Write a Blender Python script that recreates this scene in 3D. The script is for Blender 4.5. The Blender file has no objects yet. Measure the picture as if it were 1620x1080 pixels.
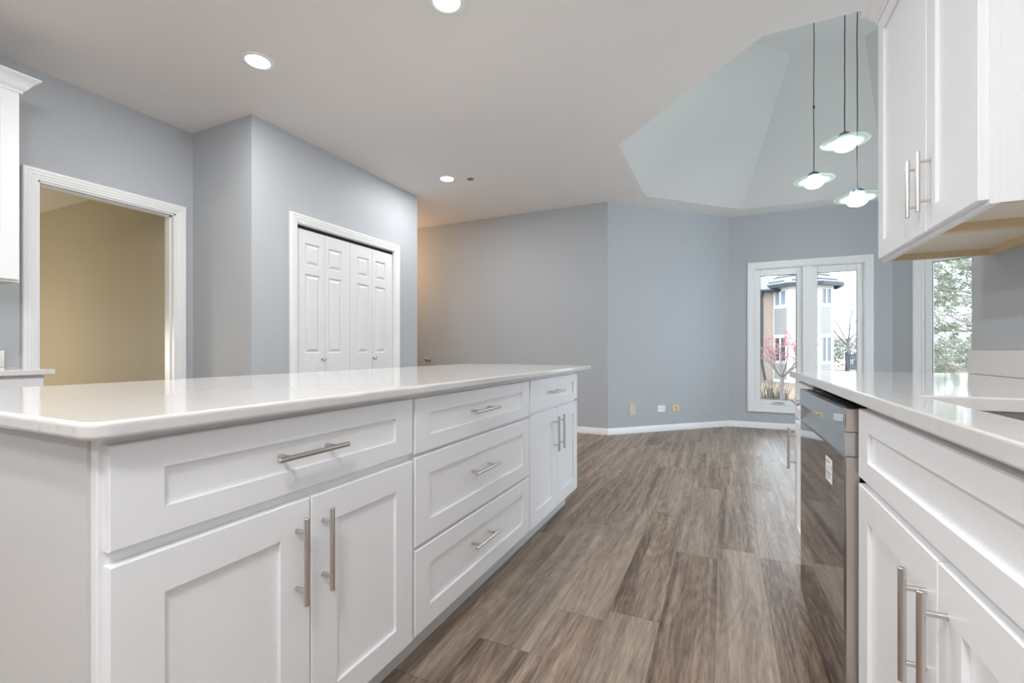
import bpy, bmesh, math, random
from mathutils import Vector, Matrix
random.seed(7)
C = bpy.context.scene.collection
S = bpy.context.scene
PI = math.pi

# ------------------------------------------------------------------ camera, world, exposure
YAW = math.atan(336.0 / 720.0)
CAMZ = 1.02
cd = bpy.data.cameras.new('camera')
cam = bpy.data.objects.new('camera', cd)
C.objects.link(cam)
cam.location = (0, 0, CAMZ)
cam.rotation_euler = (PI / 2, 0, YAW)
cd.sensor_width = 36.0
cd.lens = 16.0
cd.shift_y = 13.6 / 1620.0
cd.clip_start = 0.02
S.camera = cam

S.view_settings.view_transform = 'Standard'
S.view_settings.look = 'None'
S.view_settings.gamma = 1.0
S.view_settings.use_curve_mapping = False
S.view_settings.exposure = 0.13
S.cycles.diffuse_bounces = 8
S.cycles.max_bounces = 14

w = bpy.data.worlds.new('overcast_sky')
S.world = w
w.use_nodes = True
bg = w.node_tree.nodes['Background']
bg.inputs['Color'].default_value = (0.75, 0.885, 1.0, 1)
bg.inputs['Strength'].default_value = 5.4

CAN_POWER = 15.0       # watts of each recessed lamp
CAN_COL = (1.0, 0.998, 1.0)
PENDANT_EMIT = 85.0
FILL_POWER = 66.0      # unseen fill lamp added over the aisle, above the camera
HALL_POWER = 26.0
DEN_POWER = 66.0

# ------------------------------------------------------------------ helpers
FW = Vector((-math.sin(YAW), math.cos(YAW), 0))
RT = Vector((math.cos(YAW), math.sin(YAW), 0))


def far(lat, dep, z=0.0):
    """a place outdoors, metres to the right of and along the view from the kitchen"""
    p = FW * dep + RT * lat
    return Vector((p.x, p.y, z))


def link(name, bm, m, parent=None, smooth=None):
    me = bpy.data.meshes.new(name)
    bmesh.ops.recalc_face_normals(bm, faces=bm.faces[:])
    bm.to_mesh(me)
    bm.free()
    for mm in (m if isinstance(m, (list, tuple)) else [m]):
        me.materials.append(mm)
    o = bpy.data.objects.new(name, me)
    C.objects.link(o)
    if parent is not None:
        o.parent = parent
        o.matrix_parent_inverse = Matrix.Translation(-parent.location)
    if smooth:
        for p in me.polygons:
            p.use_smooth = True
        me.set_sharp_from_angle(angle=math.radians(smooth))
    return o


def thing(name, label, cat, loc=(0, 0, 0), group=None):
    o = bpy.data.objects.new(name, None)
    C.objects.link(o)
    o.location = loc
    o.empty_display_size = 0.1
    o['label'] = label
    o['category'] = cat
    if group:
        o['group'] = group
    return o


def tag(o, label, cat, group=None):
    o['label'] = label
    o['category'] = cat
    if group:
        o['group'] = group
    return o


def struct(o):
    o['kind'] = 'structure'
    return o


def structroot(name, loc):
    o = bpy.data.objects.new(name, None)
    C.objects.link(o)
    o.location = loc
    o['kind'] = 'structure'
    return o


def part_label(o, label):
    o['label'] = label
    return o


def nb():
    return bmesh.new()


def box(bm, x0, y0, z0, x1, y1, z1, bev=0.0, seg=1, mi=0):
    x0, x1 = min(x0, x1), max(x0, x1)
    y0, y1 = min(y0, y1), max(y0, y1)
    z0, z1 = min(z0, z1), max(z0, z1)
    t = bmesh.new()
    vs = [t.verts.new((x, y, z)) for z in (z0, z1) for y in (y0, y1) for x in (x0, x1)]
    for f in ((0, 1, 3, 2), (4, 5, 7, 6), (0, 1, 5, 4), (2, 3, 7, 6), (0, 2, 6, 4), (1, 3, 7, 5)):
        t.faces.new([vs[i] for i in f])
    if bev > 0:
        bmesh.ops.bevel(t, geom=t.edges[:], offset=bev, segments=seg, affect='EDGES', profile=0.5)
    merge(bm, t, mi)
    return bm


def merge(bm, t, mi=0, mat=None):
    if mat is not None:
        bmesh.ops.transform(t, matrix=mat, verts=t.verts[:])
    bmesh.ops.recalc_face_normals(t, faces=t.faces[:])
    mp = {}
    for v in t.verts:
        mp[v] = bm.verts.new(v.co)
    for f in t.faces:
        try:
            g = bm.faces.new([mp[v] for v in f.verts])
            g.material_index = mi
        except ValueError:
            pass
    t.free()


def tube(bm, pts, r, n=10, caps=True, mi=0):
    pts = [Vector(p) for p in pts]
    rs = r if isinstance(r, (list, tuple)) else [r] * len(pts)
    rings = []
    d0 = (pts[1] - pts[0]).normalized()
    up = Vector((0, 0, 1)) if abs(d0.z) < 0.9 else Vector((1, 0, 0))
    a = d0.cross(up).normalized()
    for i, p in enumerate(pts):
        if i == 0:
            d = d0
        elif i == len(pts) - 1:
            d = (pts[i] - pts[i - 1]).normalized()
        else:
            d = ((pts[i + 1] - p).normalized() + (p - pts[i - 1]).normalized()).normalized()
        a = (a - d * a.dot(d)).normalized()
        b = d.cross(a)
        rings.append([bm.verts.new(p + (a * math.cos(2 * PI * k / n) + b * math.sin(2 * PI * k / n)) * rs[i])
                      for k in range(n)])
    for i in range(len(rings) - 1):
        for k in range(n):
            f = bm.faces.new((rings[i][k], rings[i][(k + 1) % n], rings[i + 1][(k + 1) % n], rings[i + 1][k]))
            f.material_index = mi
    if caps:
        for rg in (rings[0], rings[-1]):
            f = bm.faces.new(rg)
            f.material_index = mi
    return bm


def lathe(bm, prof, cen, n=40, axis='z', close=True):
    """prof: list of (radius, height along the axis)"""
    cen = Vector(cen)
    ax = {'z': (Vector((1, 0, 0)), Vector((0, 1, 0)), Vector((0, 0, 1))),
          'x': (Vector((0, 1, 0)), Vector((0, 0, 1)), Vector((1, 0, 0))),
          'y': (Vector((1, 0, 0)), Vector((0, 0, 1)), Vector((0, 1, 0)))}[axis]
    rings = []
    for r, h in prof:
        if r < 1e-5:
            rings.append([bm.verts.new(cen + ax[2] * h)])
        else:
            rings.append([bm.verts.new(cen + ax[2] * h + (ax[0] * math.cos(2 * PI * k / n) + ax[1] * math.sin(2 * PI * k / n)) * r)
                          for k in range(n)])
    for i in range(len(rings) - 1):
        A, B = rings[i], rings[i + 1]
        for k in range(n):
            k2 = (k + 1) % n
            if len(A) == 1 and len(B) == 1:
                continue
            if len(A) == 1:
                bm.faces.new((A[0], B[k], B[k2]))
            elif len(B) == 1:
                bm.faces.new((A[k], A[k2], B[0]))
            else:
                bm.faces.new((A[k], A[k2], B[k2], B[k]))
    return bm


def prism(bm, poly, z0, z1, mi=0):
    a = [bm.verts.new((p[0], p[1], z0)) for p in poly]
    b = [bm.verts.new((p[0], p[1], z1)) for p in poly]
    n = len(poly)
    fs = [bm.faces.new(a), bm.faces.new(b)]
    for i in range(n):
        fs.append(bm.faces.new((a[i], a[(i + 1) % n], b[(i + 1) % n], b[i])))
    for f in fs:
        f.material_index = mi
    return bm


def round_poly(x0, y0, x1, y1, r, n=8):
    """corner radii r = [(x0,y0), (x1,y0), (x1,y1), (x0,y1)]"""
    out = []
    for (cx, cy, sx, sy, a0, rr) in ((x0, y0, 1, 1, PI, r[0]), (x1, y0, -1, 1, 1.5 * PI, r[1]),
                                     (x1, y1, -1, -1, 0, r[2]), (x0, y1, 1, -1, 0.5 * PI, r[3])):
        if rr < 1e-6:
            out.append((cx, cy))
            continue
        ox, oy = cx + sx * rr, cy + sy * rr
        for k in range(n + 1):
            t = a0 + 0.5 * PI * k / n
            out.append((ox + rr * math.cos(t), oy + rr * math.sin(t)))
    return out


def slab(outer, holes, z0, z1, bev=0.004, seg=3):
    """flat stone slab with eased edges and optional cut-outs"""
    bm = bmesh.new()
    edges = []
    for loop in [outer] + holes:
        vs = [bm.verts.new((p[0], p[1], z1)) for p in loop]
        for i in range(len(vs)):
            edges.append(bm.edges.new((vs[i], vs[(i + 1) % len(vs)])))
    if holes:
        bmesh.ops.triangle_fill(bm, edges=edges, use_beauty=True)
    else:
        bm.faces.new(bm.verts[:])
    r = bmesh.ops.extrude_face_region(bm, geom=bm.faces[:])
    bmesh.ops.translate(bm, vec=(0, 0, z0 - z1), verts=[v for v in r['geom'] if isinstance(v, bmesh.types.BMVert)])
    bmesh.ops.recalc_face_normals(bm, faces=bm.faces[:])
    es = [e for e in bm.edges if len(e.link_faces) == 2 and abs(e.verts[0].co.z - e.verts[1].co.z) < 1e-6
          and e.calc_face_angle(0) > 1.0]
    bmesh.ops.bevel(bm, geom=es, offset=bev, segments=seg, affect='EDGES', profile=0.5)
    return bm


# ------------------------------------------------------------------ materials
def mat(name, col, rough=0.5, metal=0.0, spec=0.5, coat=0.0):
    m = bpy.data.materials.new(name)
    m.use_nodes = True
    b = m.node_tree.nodes['Principled BSDF']
    b.inputs['Base Color'].default_value = (*col, 1)
    b.inputs['Roughness'].default_value = rough
    b.inputs['Metallic'].default_value = metal
    b.inputs['Specular IOR Level'].default_value = spec
    b.inputs['Coat Weight'].default_value = coat
    return m


class G:
    """small node-graph writer"""
    def __init__(self, m):
        self.m, self.t = m, m.node_tree
        self.b = self.t.nodes['Principled BSDF']

    def n(self, typ, **kw):
        x = self.t.nodes.new(typ)
        for k, v in kw.items():
            if k.startswith('i_'):
                x.inputs[k[2:].replace('_', ' ')].default_value = v
            else:
                setattr(x, k, v)
        return x

    def l(self, a, b):
        self.t.links.new(a, b)

    def math(self, op, a, b=None):
        x = self.n('ShaderNodeMath', operation=op)
        for i, v in enumerate((a, b)):
            if v is None:
                continue
            if isinstance(v, (int, float)):
                x.inputs[i].default_value = v
            else:
                self.l(v, x.inputs[i])
        return x.outputs[0]

    def mix(self, fac, a, b, mode='MIX'):
        x = self.n('ShaderNodeMix', data_type='RGBA', blend_type=mode)
        for s, v in ((x.inputs[0], fac), (x.inputs[6], a), (x.inputs[7], b)):
            if isinstance(v, (int, float)):
                s.default_value = v
            elif isinstance(v, tuple):
                s.default_value = (*v, 1)
            else:
                self.l(v, s)
        return x.outputs[2]

    def ramp(self, fac, stops):
        x = self.n('ShaderNodeValToRGB')
        e = x.color_ramp.elements
        e[0].position, e[0].color = stops[0][0], (*stops[0][1], 1)
        e[1].position, e[1].color = stops[-1][0], (*stops[-1][1], 1)
        for p, c in stops[1:-1]:
            q = e.new(p)
            q.color = (*c, 1)
        self.l(fac, x.inputs[0])
        return x.outputs[0]

    def noise(self, vec, scale, detail=3.0, rough=0.5, dist=0.0):
        x = self.n('ShaderNodeTexNoise', i_Scale=scale, i_Detail=detail, i_Roughness=rough, i_Distortion=dist)
        self.l(vec, x.inputs['Vector'])
        return x.outputs[0]

    def obj(self):
        return self.n('ShaderNodeTexCoord').outputs['Object']

    def bump(self, h, strength=0.1, dist=0.002):
        x = self.n('ShaderNodeBump', i_Strength=strength, i_Distance=dist)
        self.l(h, x.inputs['Height'])
        self.l(x.outputs[0], self.b.inputs['Normal'])


def paint(name, col, rough=0.55, spec=0.3, var=0.03, bump=0.08, scale=260.0):
    m = mat(name, col, rough, 0, spec)
    g = G(m)
    o = g.obj()
    f = g.noise(o, 1.3, 2)
    g.l(g.mix(f, tuple(c * (1 - var) for c in col), tuple(min(1, c * (1 + var)) for c in col)), g.b.inputs['Base Color'])
    g.bump(g.noise(o, scale, 2), bump, 0.0006)
    return m


M_WALL = paint('grey_blue_wall_paint', (0.44, 0.46, 0.48), 0.55)
M_DEN = paint('olive_tan_wall_paint', (0.46, 0.41, 0.29), 0.6)
M_CEIL = paint('ceiling_white_paint', (0.82, 0.80, 0.78), 0.8, 0.2)
M_VAULT = paint('pale_blue_grey_vault_paint', (0.60, 0.59, 0.58), 0.7, 0.2)
M_TRIM = paint('white_trim_gloss', (0.80, 0.80, 0.80), 0.3, 0.5, 0.01, 0.02)
M_DOOR = paint('white_door_paint', (0.72, 0.72, 0.72), 0.4, 0.4, 0.01, 0.04)
M_CAB = paint('white_cabinet_lacquer', (0.83, 0.835, 0.85), 0.32, 0.5, 0.01, 0.015)
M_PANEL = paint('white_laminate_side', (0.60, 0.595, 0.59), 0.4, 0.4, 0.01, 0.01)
M_NICKEL = mat('brushed_nickel', (0.62, 0.59, 0.555), 0.28, 1.0)
M_BLACK = mat('black_plastic', (0.012, 0.012, 0.013), 0.35)
M_DARK = mat('dark_gap', (0.02, 0.018, 0.016), 0.8)
M_CORD = mat('dark_brown_cord', (0.025, 0.017, 0.015), 0.5)
M_CAP = mat('slate_blue_metal', (0.09, 0.13, 0.17), 0.35, 0.6)
M_PORC = mat('white_porcelain', (0.85, 0.86, 0.85), 0.25)
M_BEIGE = mat('almond_plastic', (0.62, 0.55, 0.42), 0.4)
M_YELLOW = mat('ivory_yellow_plastic', (0.66, 0.58, 0.33), 0.35)
M_WPLATE = mat('white_plastic', (0.85, 0.86, 0.88), 0.35)
M_SLOT = mat('socket_slot_dark', (0.08, 0.08, 0.085), 0.6)
M_BRASS = mat('aged_brass', (0.42, 0.29, 0.13), 0.35, 0.7)
M_STICK = mat('white_paper_sticker', (0.85, 0.85, 0.84), 0.5)
M_INK = mat('grey_print', (0.25, 0.25, 0.26), 0.6)


def wood(name, c1, c2, stretch=(1, 12, 12)):
    m = mat(name, c1, 0.45)
    g = G(m)
    mp = g.n('ShaderNodeMapping')
    mp.inputs['Scale'].default_value = stretch
    g.l(g.obj(), mp.inputs['Vector'])
    f = g.noise(mp.outputs[0], 6, 5, 0.6, 0.4)
    g.l(g.mix(f, c1, c2), g.b.inputs['Base Color'])
    return m


M_BIRCH = wood('raw_birch_edge', (0.60, 0.46, 0.27), (0.70, 0.56, 0.36))
M_CREAM = wood('cream_veneer', (0.72, 0.66, 0.55), (0.76, 0.70, 0.60))


def steel(name, col, rough, stretch):
    m = mat(name, col, rough, 1.0)
    g = G(m)
    mp = g.n('ShaderNodeMapping')
    mp.inputs['Scale'].default_value = stretch
    g.l(g.obj(), mp.inputs['Vector'])
    f = g.noise(mp.outputs[0], 90, 2)
    g.l(g.math('ADD', g.math('MULTIPLY', f, 0.14), rough - 0.07), g.b.inputs['Roughness'])
    return m


M_STEEL = steel('brushed_stainless', (0.58, 0.53, 0.49), 0.36, (1, 1, 0.03))
M_SINK = steel('sink_stainless', (0.50, 0.46, 0.43), 0.32, (0.05, 1, 1))
M_MIRROR = mat('polished_dark_stainless', (0.60, 0.60, 0.61), 0.035, 1.0)
M_MIRROR2 = mat('smoked_glass_steel', (0.40, 0.40, 0.405), 0.035, 1.0)


def quartz():
    m = mat('white_quartz', (0.80, 0.79, 0.775), 0.07, 0, 0.55)
    g = G(m)
    o = g.obj()
    d = g.noise(o, 3.0, 4)
    v = g.n('ShaderNodeVectorMath', operation='MULTIPLY_ADD')
    cv = g.n('ShaderNodeCombineXYZ')
    g.l(d, cv.inputs[0]); g.l(d, cv.inputs[1])
    g.l(cv.outputs[0], v.inputs[0])
    v.inputs[1].default_value = (0.8, 0.8, 0.8)
    g.l(o, v.inputs[2])
    f = g.noise(v.outputs[0], 7.0, 5, 0.55, 1.5)
    vein = g.math('ABSOLUTE', g.math('SUBTRACT', f, 0.5))
    r = g.ramp(vein, [(0.0, (1, 1, 1)), (0.012, (0.25, 0.25, 0.25)), (0.03, (0, 0, 0))])
    mask = g.ramp(g.noise(o, 4.5, 2), [(0.50, (0, 0, 0)), (0.68, (1, 1, 1))])
    fac = g.mix(1.0, r, mask, 'MULTIPLY')
    bc = g.mix(g.noise(o, 30, 3), (0.63, 0.615, 0.60), (0.68, 0.665, 0.65))
    mm = g.math('MULTIPLY', g.n('ShaderNodeRGBToBW').outputs[0], 1.0)
    bw = g.t.nodes[-2] if False else None
    sep = g.n('ShaderNodeSeparateColor')
    g.l(fac, sep.inputs[0])
    g.l(g.mix(g.math('MULTIPLY', sep.outputs[0], 0.45), bc, (0.47, 0.42, 0.385)), g.b.inputs['Base Color'])
    return m


M_QUARTZ = quartz()


def floor_mat():
    m = mat('grey_brown_vinyl_plank', (0.2, 0.15, 0.12), 0.42, 0, 0.4)
    g = G(m)
    o = g.obj()
    s = g.n('ShaderNodeSeparateXYZ')
    g.l(o, s.inputs[0])
    W, L = 0.189, 1.22
    xr = g.math('DIVIDE', g.math('ADD', s.outputs[0], 0.03 + 189 * 0.1), W)
    row = g.math('FLOOR', xr)
    fx = g.math('FRACT', xr)
    wn = g.n('ShaderNodeTexWhiteNoise', noise_dimensions='1D')
    g.l(row, wn.inputs['W'])
    yr = g.math('ADD', g.math('DIVIDE', g.math('ADD', s.outputs[1], 20.0), L), g.math('MULTIPLY', wn.outputs[0], 7.3))
    col = g.math('FLOOR', yr)
    fy = g.math('FRACT', yr)
    idv = g.n('ShaderNodeCombineXYZ')
    g.l(row, idv.inputs[0]); g.l(col, idv.inputs[1])
    wn2 = g.n('ShaderNodeTexWhiteNoise', noise_dimensions='2D')
    g.l(idv.outputs[0], wn2.inputs['Vector'])
    # grain space: long along the plank, shifted for every plank
    off = g.n('ShaderNodeVectorMath', operation='SCALE')
    g.l(wn2.outputs['Color'], off.inputs[0]); off.inputs['Scale'].default_value = 40.0
    sc = g.n('ShaderNodeVectorMath', operation='MULTIPLY')
    g.l(o, sc.inputs[0]); sc.inputs[1].default_value = (20.0, 0.85, 1.0)
    av = g.n('ShaderNodeVectorMath', operation='ADD')
    g.l(sc.outputs[0], av.inputs[0]); g.l(off.outputs[0], av.inputs[1])
    cloud = g.noise(av.outputs[0], 1.0, 4, 0.55, 0.7)
    sc2 = g.n('ShaderNodeVectorMath', operation='MULTIPLY')
    g.l(o, sc2.inputs[0]); sc2.inputs[1].default_value = (200.0, 14.0, 1.0)
    av2 = g.n('ShaderNodeVectorMath', operation='ADD')
    g.l(sc2.outputs[0], av2.inputs[0]); g.l(off.outputs[0], av2.inputs[1])
    fine = g.noise(av2.outputs[0], 1.0, 5, 0.65, 0.3)
    sc5 = g.n('ShaderNodeVectorMath', operation='MULTIPLY')
    g.l(o, sc5.inputs[0]); sc5.inputs[1].default_value = (65.0, 5.0, 1.0)
    av5 = g.n('ShaderNodeVectorMath', operation='ADD')
    g.l(sc5.outputs[0], av5.inputs[0]); g.l(off.outputs[0], av5.inputs[1])
    mid = g.noise(av5.outputs[0], 1.0, 6, 0.7, 0.9)
    # cathedral figure: contour lines of a slow noise
    sc3 = g.n('ShaderNodeVectorMath', operation='MULTIPLY')
    g.l(o, sc3.inputs[0]); sc3.inputs[1].default_value = (9.0, 1.3, 1.0)
    av3 = g.n('ShaderNodeVectorMath', operation='ADD')
    g.l(sc3.outputs[0], av3.inputs[0]); g.l(off.outputs[0], av3.inputs[1])
    slow = g.noise(av3.outputs[0], 0.8, 1, 0.4)
    rings = g.math('PINGPONG', g.math('MULTIPLY', slow, 26.0), 1.0)
    tone = g.math('ADD', g.math('ADD', g.math('MULTIPLY', cloud, 0.42), g.math('ADD', g.math('MULTIPLY', fine, 0.26), g.math('MULTIPLY', mid, 0.30))),
                  g.math('ADD', g.math('MULTIPLY', rings, 0.045), g.math('MULTIPLY', wn2.outputs[0], 0.06)))
    base = g.ramp(tone, [(0.39, (0.070, 0.047, 0.034)), (0.48, (0.175, 0.124, 0.092)), (0.57, (0.305, 0.228, 0.173)),
                         (0.68, (0.47, 0.37, 0.29))])
    grey = g.mix(g.math('MULTIPLY', wn2.outputs[0], 0.25), base, (0.25, 0.225, 0.205))
    # dark knots and scratches
    sc4 = g.n('ShaderNodeVectorMath', operation='MULTIPLY')
    g.l(o, sc4.inputs[0]); sc4.inputs[1].default_value = (26.0, 4.0, 1.0)
    av4 = g.n('ShaderNodeVectorMath', operation='ADD')
    g.l(sc4.outputs[0], av4.inputs[0]); g.l(off.outputs[0], av4.inputs[1])
    kn = g.ramp(g.noise(av4.outputs[0], 1.0, 3, 0.5), [(0.70, (0, 0, 0)), (0.78, (1, 1, 1))])
    sk = g.n('ShaderNodeSeparateColor'); g.l(kn, sk.inputs[0])
    c2 = g.mix(g.math('MULTIPLY', sk.outputs[0], 0.6), grey, (0.06, 0.045, 0.04))
    ex = g.math('MINIMUM', fx, g.math('SUBTRACT', 1.0, fx))
    ey = g.math('MINIMUM', fy, g.math('SUBTRACT', 1.0, fy))
    seam = g.math('MAXIMUM', g.math('LESS_THAN', ex, 0.006), g.math('LESS_THAN', ey, 0.0011))
    g.l(g.mix(g.math('MULTIPLY', seam, 0.6), c2, (0.05, 0.038, 0.03)), g.b.inputs['Base Color'])
    g.l(g.math('ADD', 0.30, g.math('MULTIPLY', fine, 0.22)), g.b.inputs['Roughness'])
    g.bump(g.math('SUBTRACT', fine, g.math('MULTIPLY', seam, 1.5)), 0.16, 0.0012)
    return m


M_FLOOR = floor_mat()


def glass(name, tint=(1, 1, 1)):
    m = bpy.data.materials.new(name)
    m.use_nodes = True
    t = m.node_tree
    for n in list(t.nodes):
        t.nodes.remove(n)
    out = t.nodes.new('ShaderNodeOutputMaterial')
    mx = t.nodes.new('ShaderNodeMixShader')
    fr = t.nodes.new('ShaderNodeFresnel'); fr.inputs[0].default_value = 1.35
    tr = t.nodes.new('ShaderNodeBsdfTransparent'); tr.inputs[0].default_value = (*tint, 1)
    gl = t.nodes.new('ShaderNodeBsdfGlossy'); gl.inputs['Roughness'].default_value = 0.01
    t.links.new(fr.outputs[0], mx.inputs[0])
    t.links.new(tr.outputs[0], mx.inputs[1])
    t.links.new(gl.outputs[0], mx.inputs[2])
    t.links.new(mx.outputs[0], out.inputs[0])
    return m


M_GLASS = glass('window_glass')


def emit(name, col, k):
    m = bpy.data.materials.new(name)
    m.use_nodes = True
    b = m.node_tree.nodes['Principled BSDF']
    b.inputs['Base Color'].default_value = (0.8, 0.8, 0.8, 1)
    b.inputs['Emission Color'].default_value = (*col, 1)
    b.inputs['Emission Strength'].default_value = k
    return m


M_LED = emit('lamp_diffuser', CAN_COL, 9.0)
M_BULB = emit('opal_bulb', (0.93, 0.99, 1.0), PENDANT_EMIT)


def ring_glass():
    m = mat('frosted_ring_glass', (0.80, 0.88, 0.82), 0.25)
    g = G(m)
    s = g.n('ShaderNodeSeparateXYZ')
    g.l(g.obj(), s.inputs[0])
    r = g.math('SQRT', g.math('ADD', g.math('POWER', s.outputs[0], 2.0), g.math('POWER', s.outputs[1], 2.0)))
    band = g.math('PINGPONG', g.math('MULTIPLY', r, 38.0), 1.0)
    g.l(g.mix(band, (0.70, 0.82, 0.74), (0.92, 0.95, 0.92)), g.b.inputs['Base Color'])
    t = m.node_tree
    out = t.nodes['Material Output']
    tl = t.nodes.new('ShaderNodeBsdfTransparent')
    tl.inputs[0].default_value = (0.90, 0.97, 0.93, 1)
    mx = t.nodes.new('ShaderNodeMixShader')
    g.l(g.math('ADD', 0.80, g.math('MULTIPLY', band, 0.14)), mx.inputs[0])
    t.links.new(g.b.outputs[0], mx.inputs[1])
    t.links.new(tl.outputs[0], mx.inputs[2])
    t.links.new(mx.outputs[0], out.inputs[0])
    return m


M_RING = ring_glass()

# ------------------------------------------------------------------ the room shell
H = 2.80
XL, XC, XR = -3.963, -3.236, 0.968          # left wall, closet wall, right kitchen wall
YJ, YE, YF, YB, YREAR = 2.283, 4.33, 5.442, 6.768, -2.6
P1 = (-1.27, 5.442)
P2 = (0.056, 6.768)
P3 = (1.80, 6.768)
P4 = (3.00, 5.568)
YK = 2.622                                   # where the kitchen wall ends
TW = 0.12

bm = nb()
box(bm, -5.7, YREAR - 0.2, -0.08, 3.2, 7.0, 0)
struct(link('floor', bm, M_FLOOR))
bm = nb()
box(bm, -8.8, -1.3, -0.08, -5.7, 2.4, 0)
struct(link('floor_den', bm, M_FLOOR))

OC = (0.925, 4.695)
octa = [(OC[0] + 1.8997 * math.cos(math.radians(22.5 + 45 * k)), OC[1] + 1.8997 * math.sin(math.radians(22.5 + 45 * k))) for k in range(8)]
octt = [(OC[0] + 0.80 * math.cos(math.radians(22.5 + 45 * k)), OC[1] + 0.80 * math.sin(math.radians(22.5 + 45 * k))) for k in range(8)]
VT = 4.05
bm = nb()
ed = []
rect = [(-5.7, YREAR - 0.2), (3.2, YREAR - 0.2), (3.2, 7.0), (-5.7, 7.0)]
for lp in (rect, octa):
    vs = [bm.verts.new((p[0], p[1], H)) for p in lp]
    for i in range(len(vs)):
        ed.append(bm.edges.new((vs[i], vs[(i + 1) % len(vs)])))
ov = vs
bmesh.ops.triangle_fill(bm, edges=ed, use_beauty=True)
tv = [bm.verts.new((p[0], p[1], VT)) for p in octt]
for i in range(8):
    bm.faces.new((ov[i], ov[(i + 1) % 8], tv[(i + 1) % 8], tv[i])).material_index = 1
bm.faces.new(tv).material_index = 1
ceil = struct(link('ceiling', bm, [M_CEIL, M_VAULT]))
bm = nb()
box(bm, -8.8, -1.3, 2.44, XL - TW, 2.4, 2.5)
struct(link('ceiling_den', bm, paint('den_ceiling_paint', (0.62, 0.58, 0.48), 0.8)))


def wall(name, a, b, openings=(), z0=0.0, z1=H, t=TW, m=M_WALL, side=1, e0=0.0, e1=0.0):
    """wall from a to b (plan points); thickness lies to the left of a->b when side=1.
    openings: (s0, s1, z0, z1) along the wall"""
    ax, ay = a
    bx, by = b
    L = math.hypot(bx - ax, by - ay)
    d = Vector(((bx - ax) / L, (by - ay) / L, 0))
    n = Vector((-d.y, d.x, 0)) * side
    us = sorted({-e0, L + e1} | {o[0] for o in openings} | {o[1] for o in openings})
    vs = sorted({z0, z1} | {o[2] for o in openings if o[2] > z0} | {o[3] for o in openings})
    bm = nb()

    def solid(i, j):
        if i < 0 or j < 0 or i >= len(us) - 1 or j >= len(vs) - 1:
            return False
        u, v = (us[i] + us[i + 1]) / 2, (vs[j] + vs[j + 1]) / 2
        return not any(o[0] < u < o[1] and o[2] < v < o[3] for o in openings)

    def q(u, v, k):
        p = Vector((ax, ay, 0)) + d * u + n * (t * k)
        return bm.verts.new((p.x, p.y, v))
    for i in range(len(us) - 1):
        for j in range(len(vs) - 1):
            if not solid(i, j):
                continue
            u0, u1, v0, v1 = us[i], us[i + 1], vs[j], vs[j + 1]
            for k in (0, 1):
                bm.faces.new([q(u0, v0, k), q(u1, v0, k), q(u1, v1, k), q(u0, v1, k)])
            for (ii, jj, pa, pb) in ((i - 1, j, (u0, v0), (u0, v1)), (i + 1, j, (u1, v0), (u1, v1)),
                                     (i, j - 1, (u0, v0), (u1, v0)), (i, j + 1, (u0, v1), (u1, v1))):
                if not solid(ii, jj):
                    bm.faces.new([q(*pa, 0), q(*pb, 0), q(*pb, 1), q(*pa, 1)])
    bmesh.ops.remove_doubles(bm, verts=bm.verts[:], dist=1e-5)
    return struct(link(name, bm, m))


DY0, DY1, DZ = 1.344, 2.154, 2.105           # doorway to the den
CY0, CY1, CZ = 2.68, 3.925, 2.09             # closet opening
wall('wall_left', (XL, YREAR), (XL, YJ), [(DY0 - YREAR, DY1 - YREAR, 0, DZ)], side=1)
wall('wall_jog', (XL - TW, YJ), (XC, YJ), side=1)
wall('wall_closet', (XC, YJ + TW), (XC, YE), [(CY0 - YJ - TW, CY1 - YJ - TW, 0, CZ)], side=1)
wall('wall_closet_hall', (-5.6, YE), (XC - TW, YE), side=-1)
wall('wall_closet_rear', (XL - 0.05, YJ + TW), (XL - 0.05, YE - TW), m=M_DARK, side=1)
wall('wall_hall_end', (-5.6, YE), (-5.6, YF), side=1)
wall('wall_far', (-5.6, YF), P1, side=1)
wall('wall_bay_left', P1, P2, side=1)
WX0, WX1, WZ0, WZ1 = 0.354, 1.537, 0.291, 2.088   # clear opening of the bay windows, inside the casing
wall('wall_bay_back', P2, P3, [(WX0 - P2[0], WX1 - P2[0], WZ0, WZ1)], side=1)
BW0 = 0.21 + 0.081
wall('wall_bay_right', P3, P4, [(BW0, BW0 + WX1 - WX0, WZ0, WZ1)], side=1)
wall('wall_bay_side', P4, (3.0, YK), [(0.35, 2.60, 0.05, 2.14)], side=1)  # opening for the unseen window added as a daylight source
wall('wall_bay_return', (3.0, YK), (XR, YK), side=1)
wall('wall_right', (XR, YREAR), (XR, YK - TW), side=-1)
wall('wall_rear', (XL, YREAR), (XR, YREAR), side=-1)
wall('wall_den_far', (-8.7, 2.212), (XL - TW, 2.212), z1=2.44, m=M_DEN, side=1, t=0.06)
wall('wall_den_end', (-8.7, -1.2), (-8.7, 2.2), z1=2.44, m=M_DEN, side=1)
wall('wall_den_near', (-8.7, -1.2), (XL - TW, -1.2), z1=2.44, m=M_DEN, side=-1)


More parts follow.
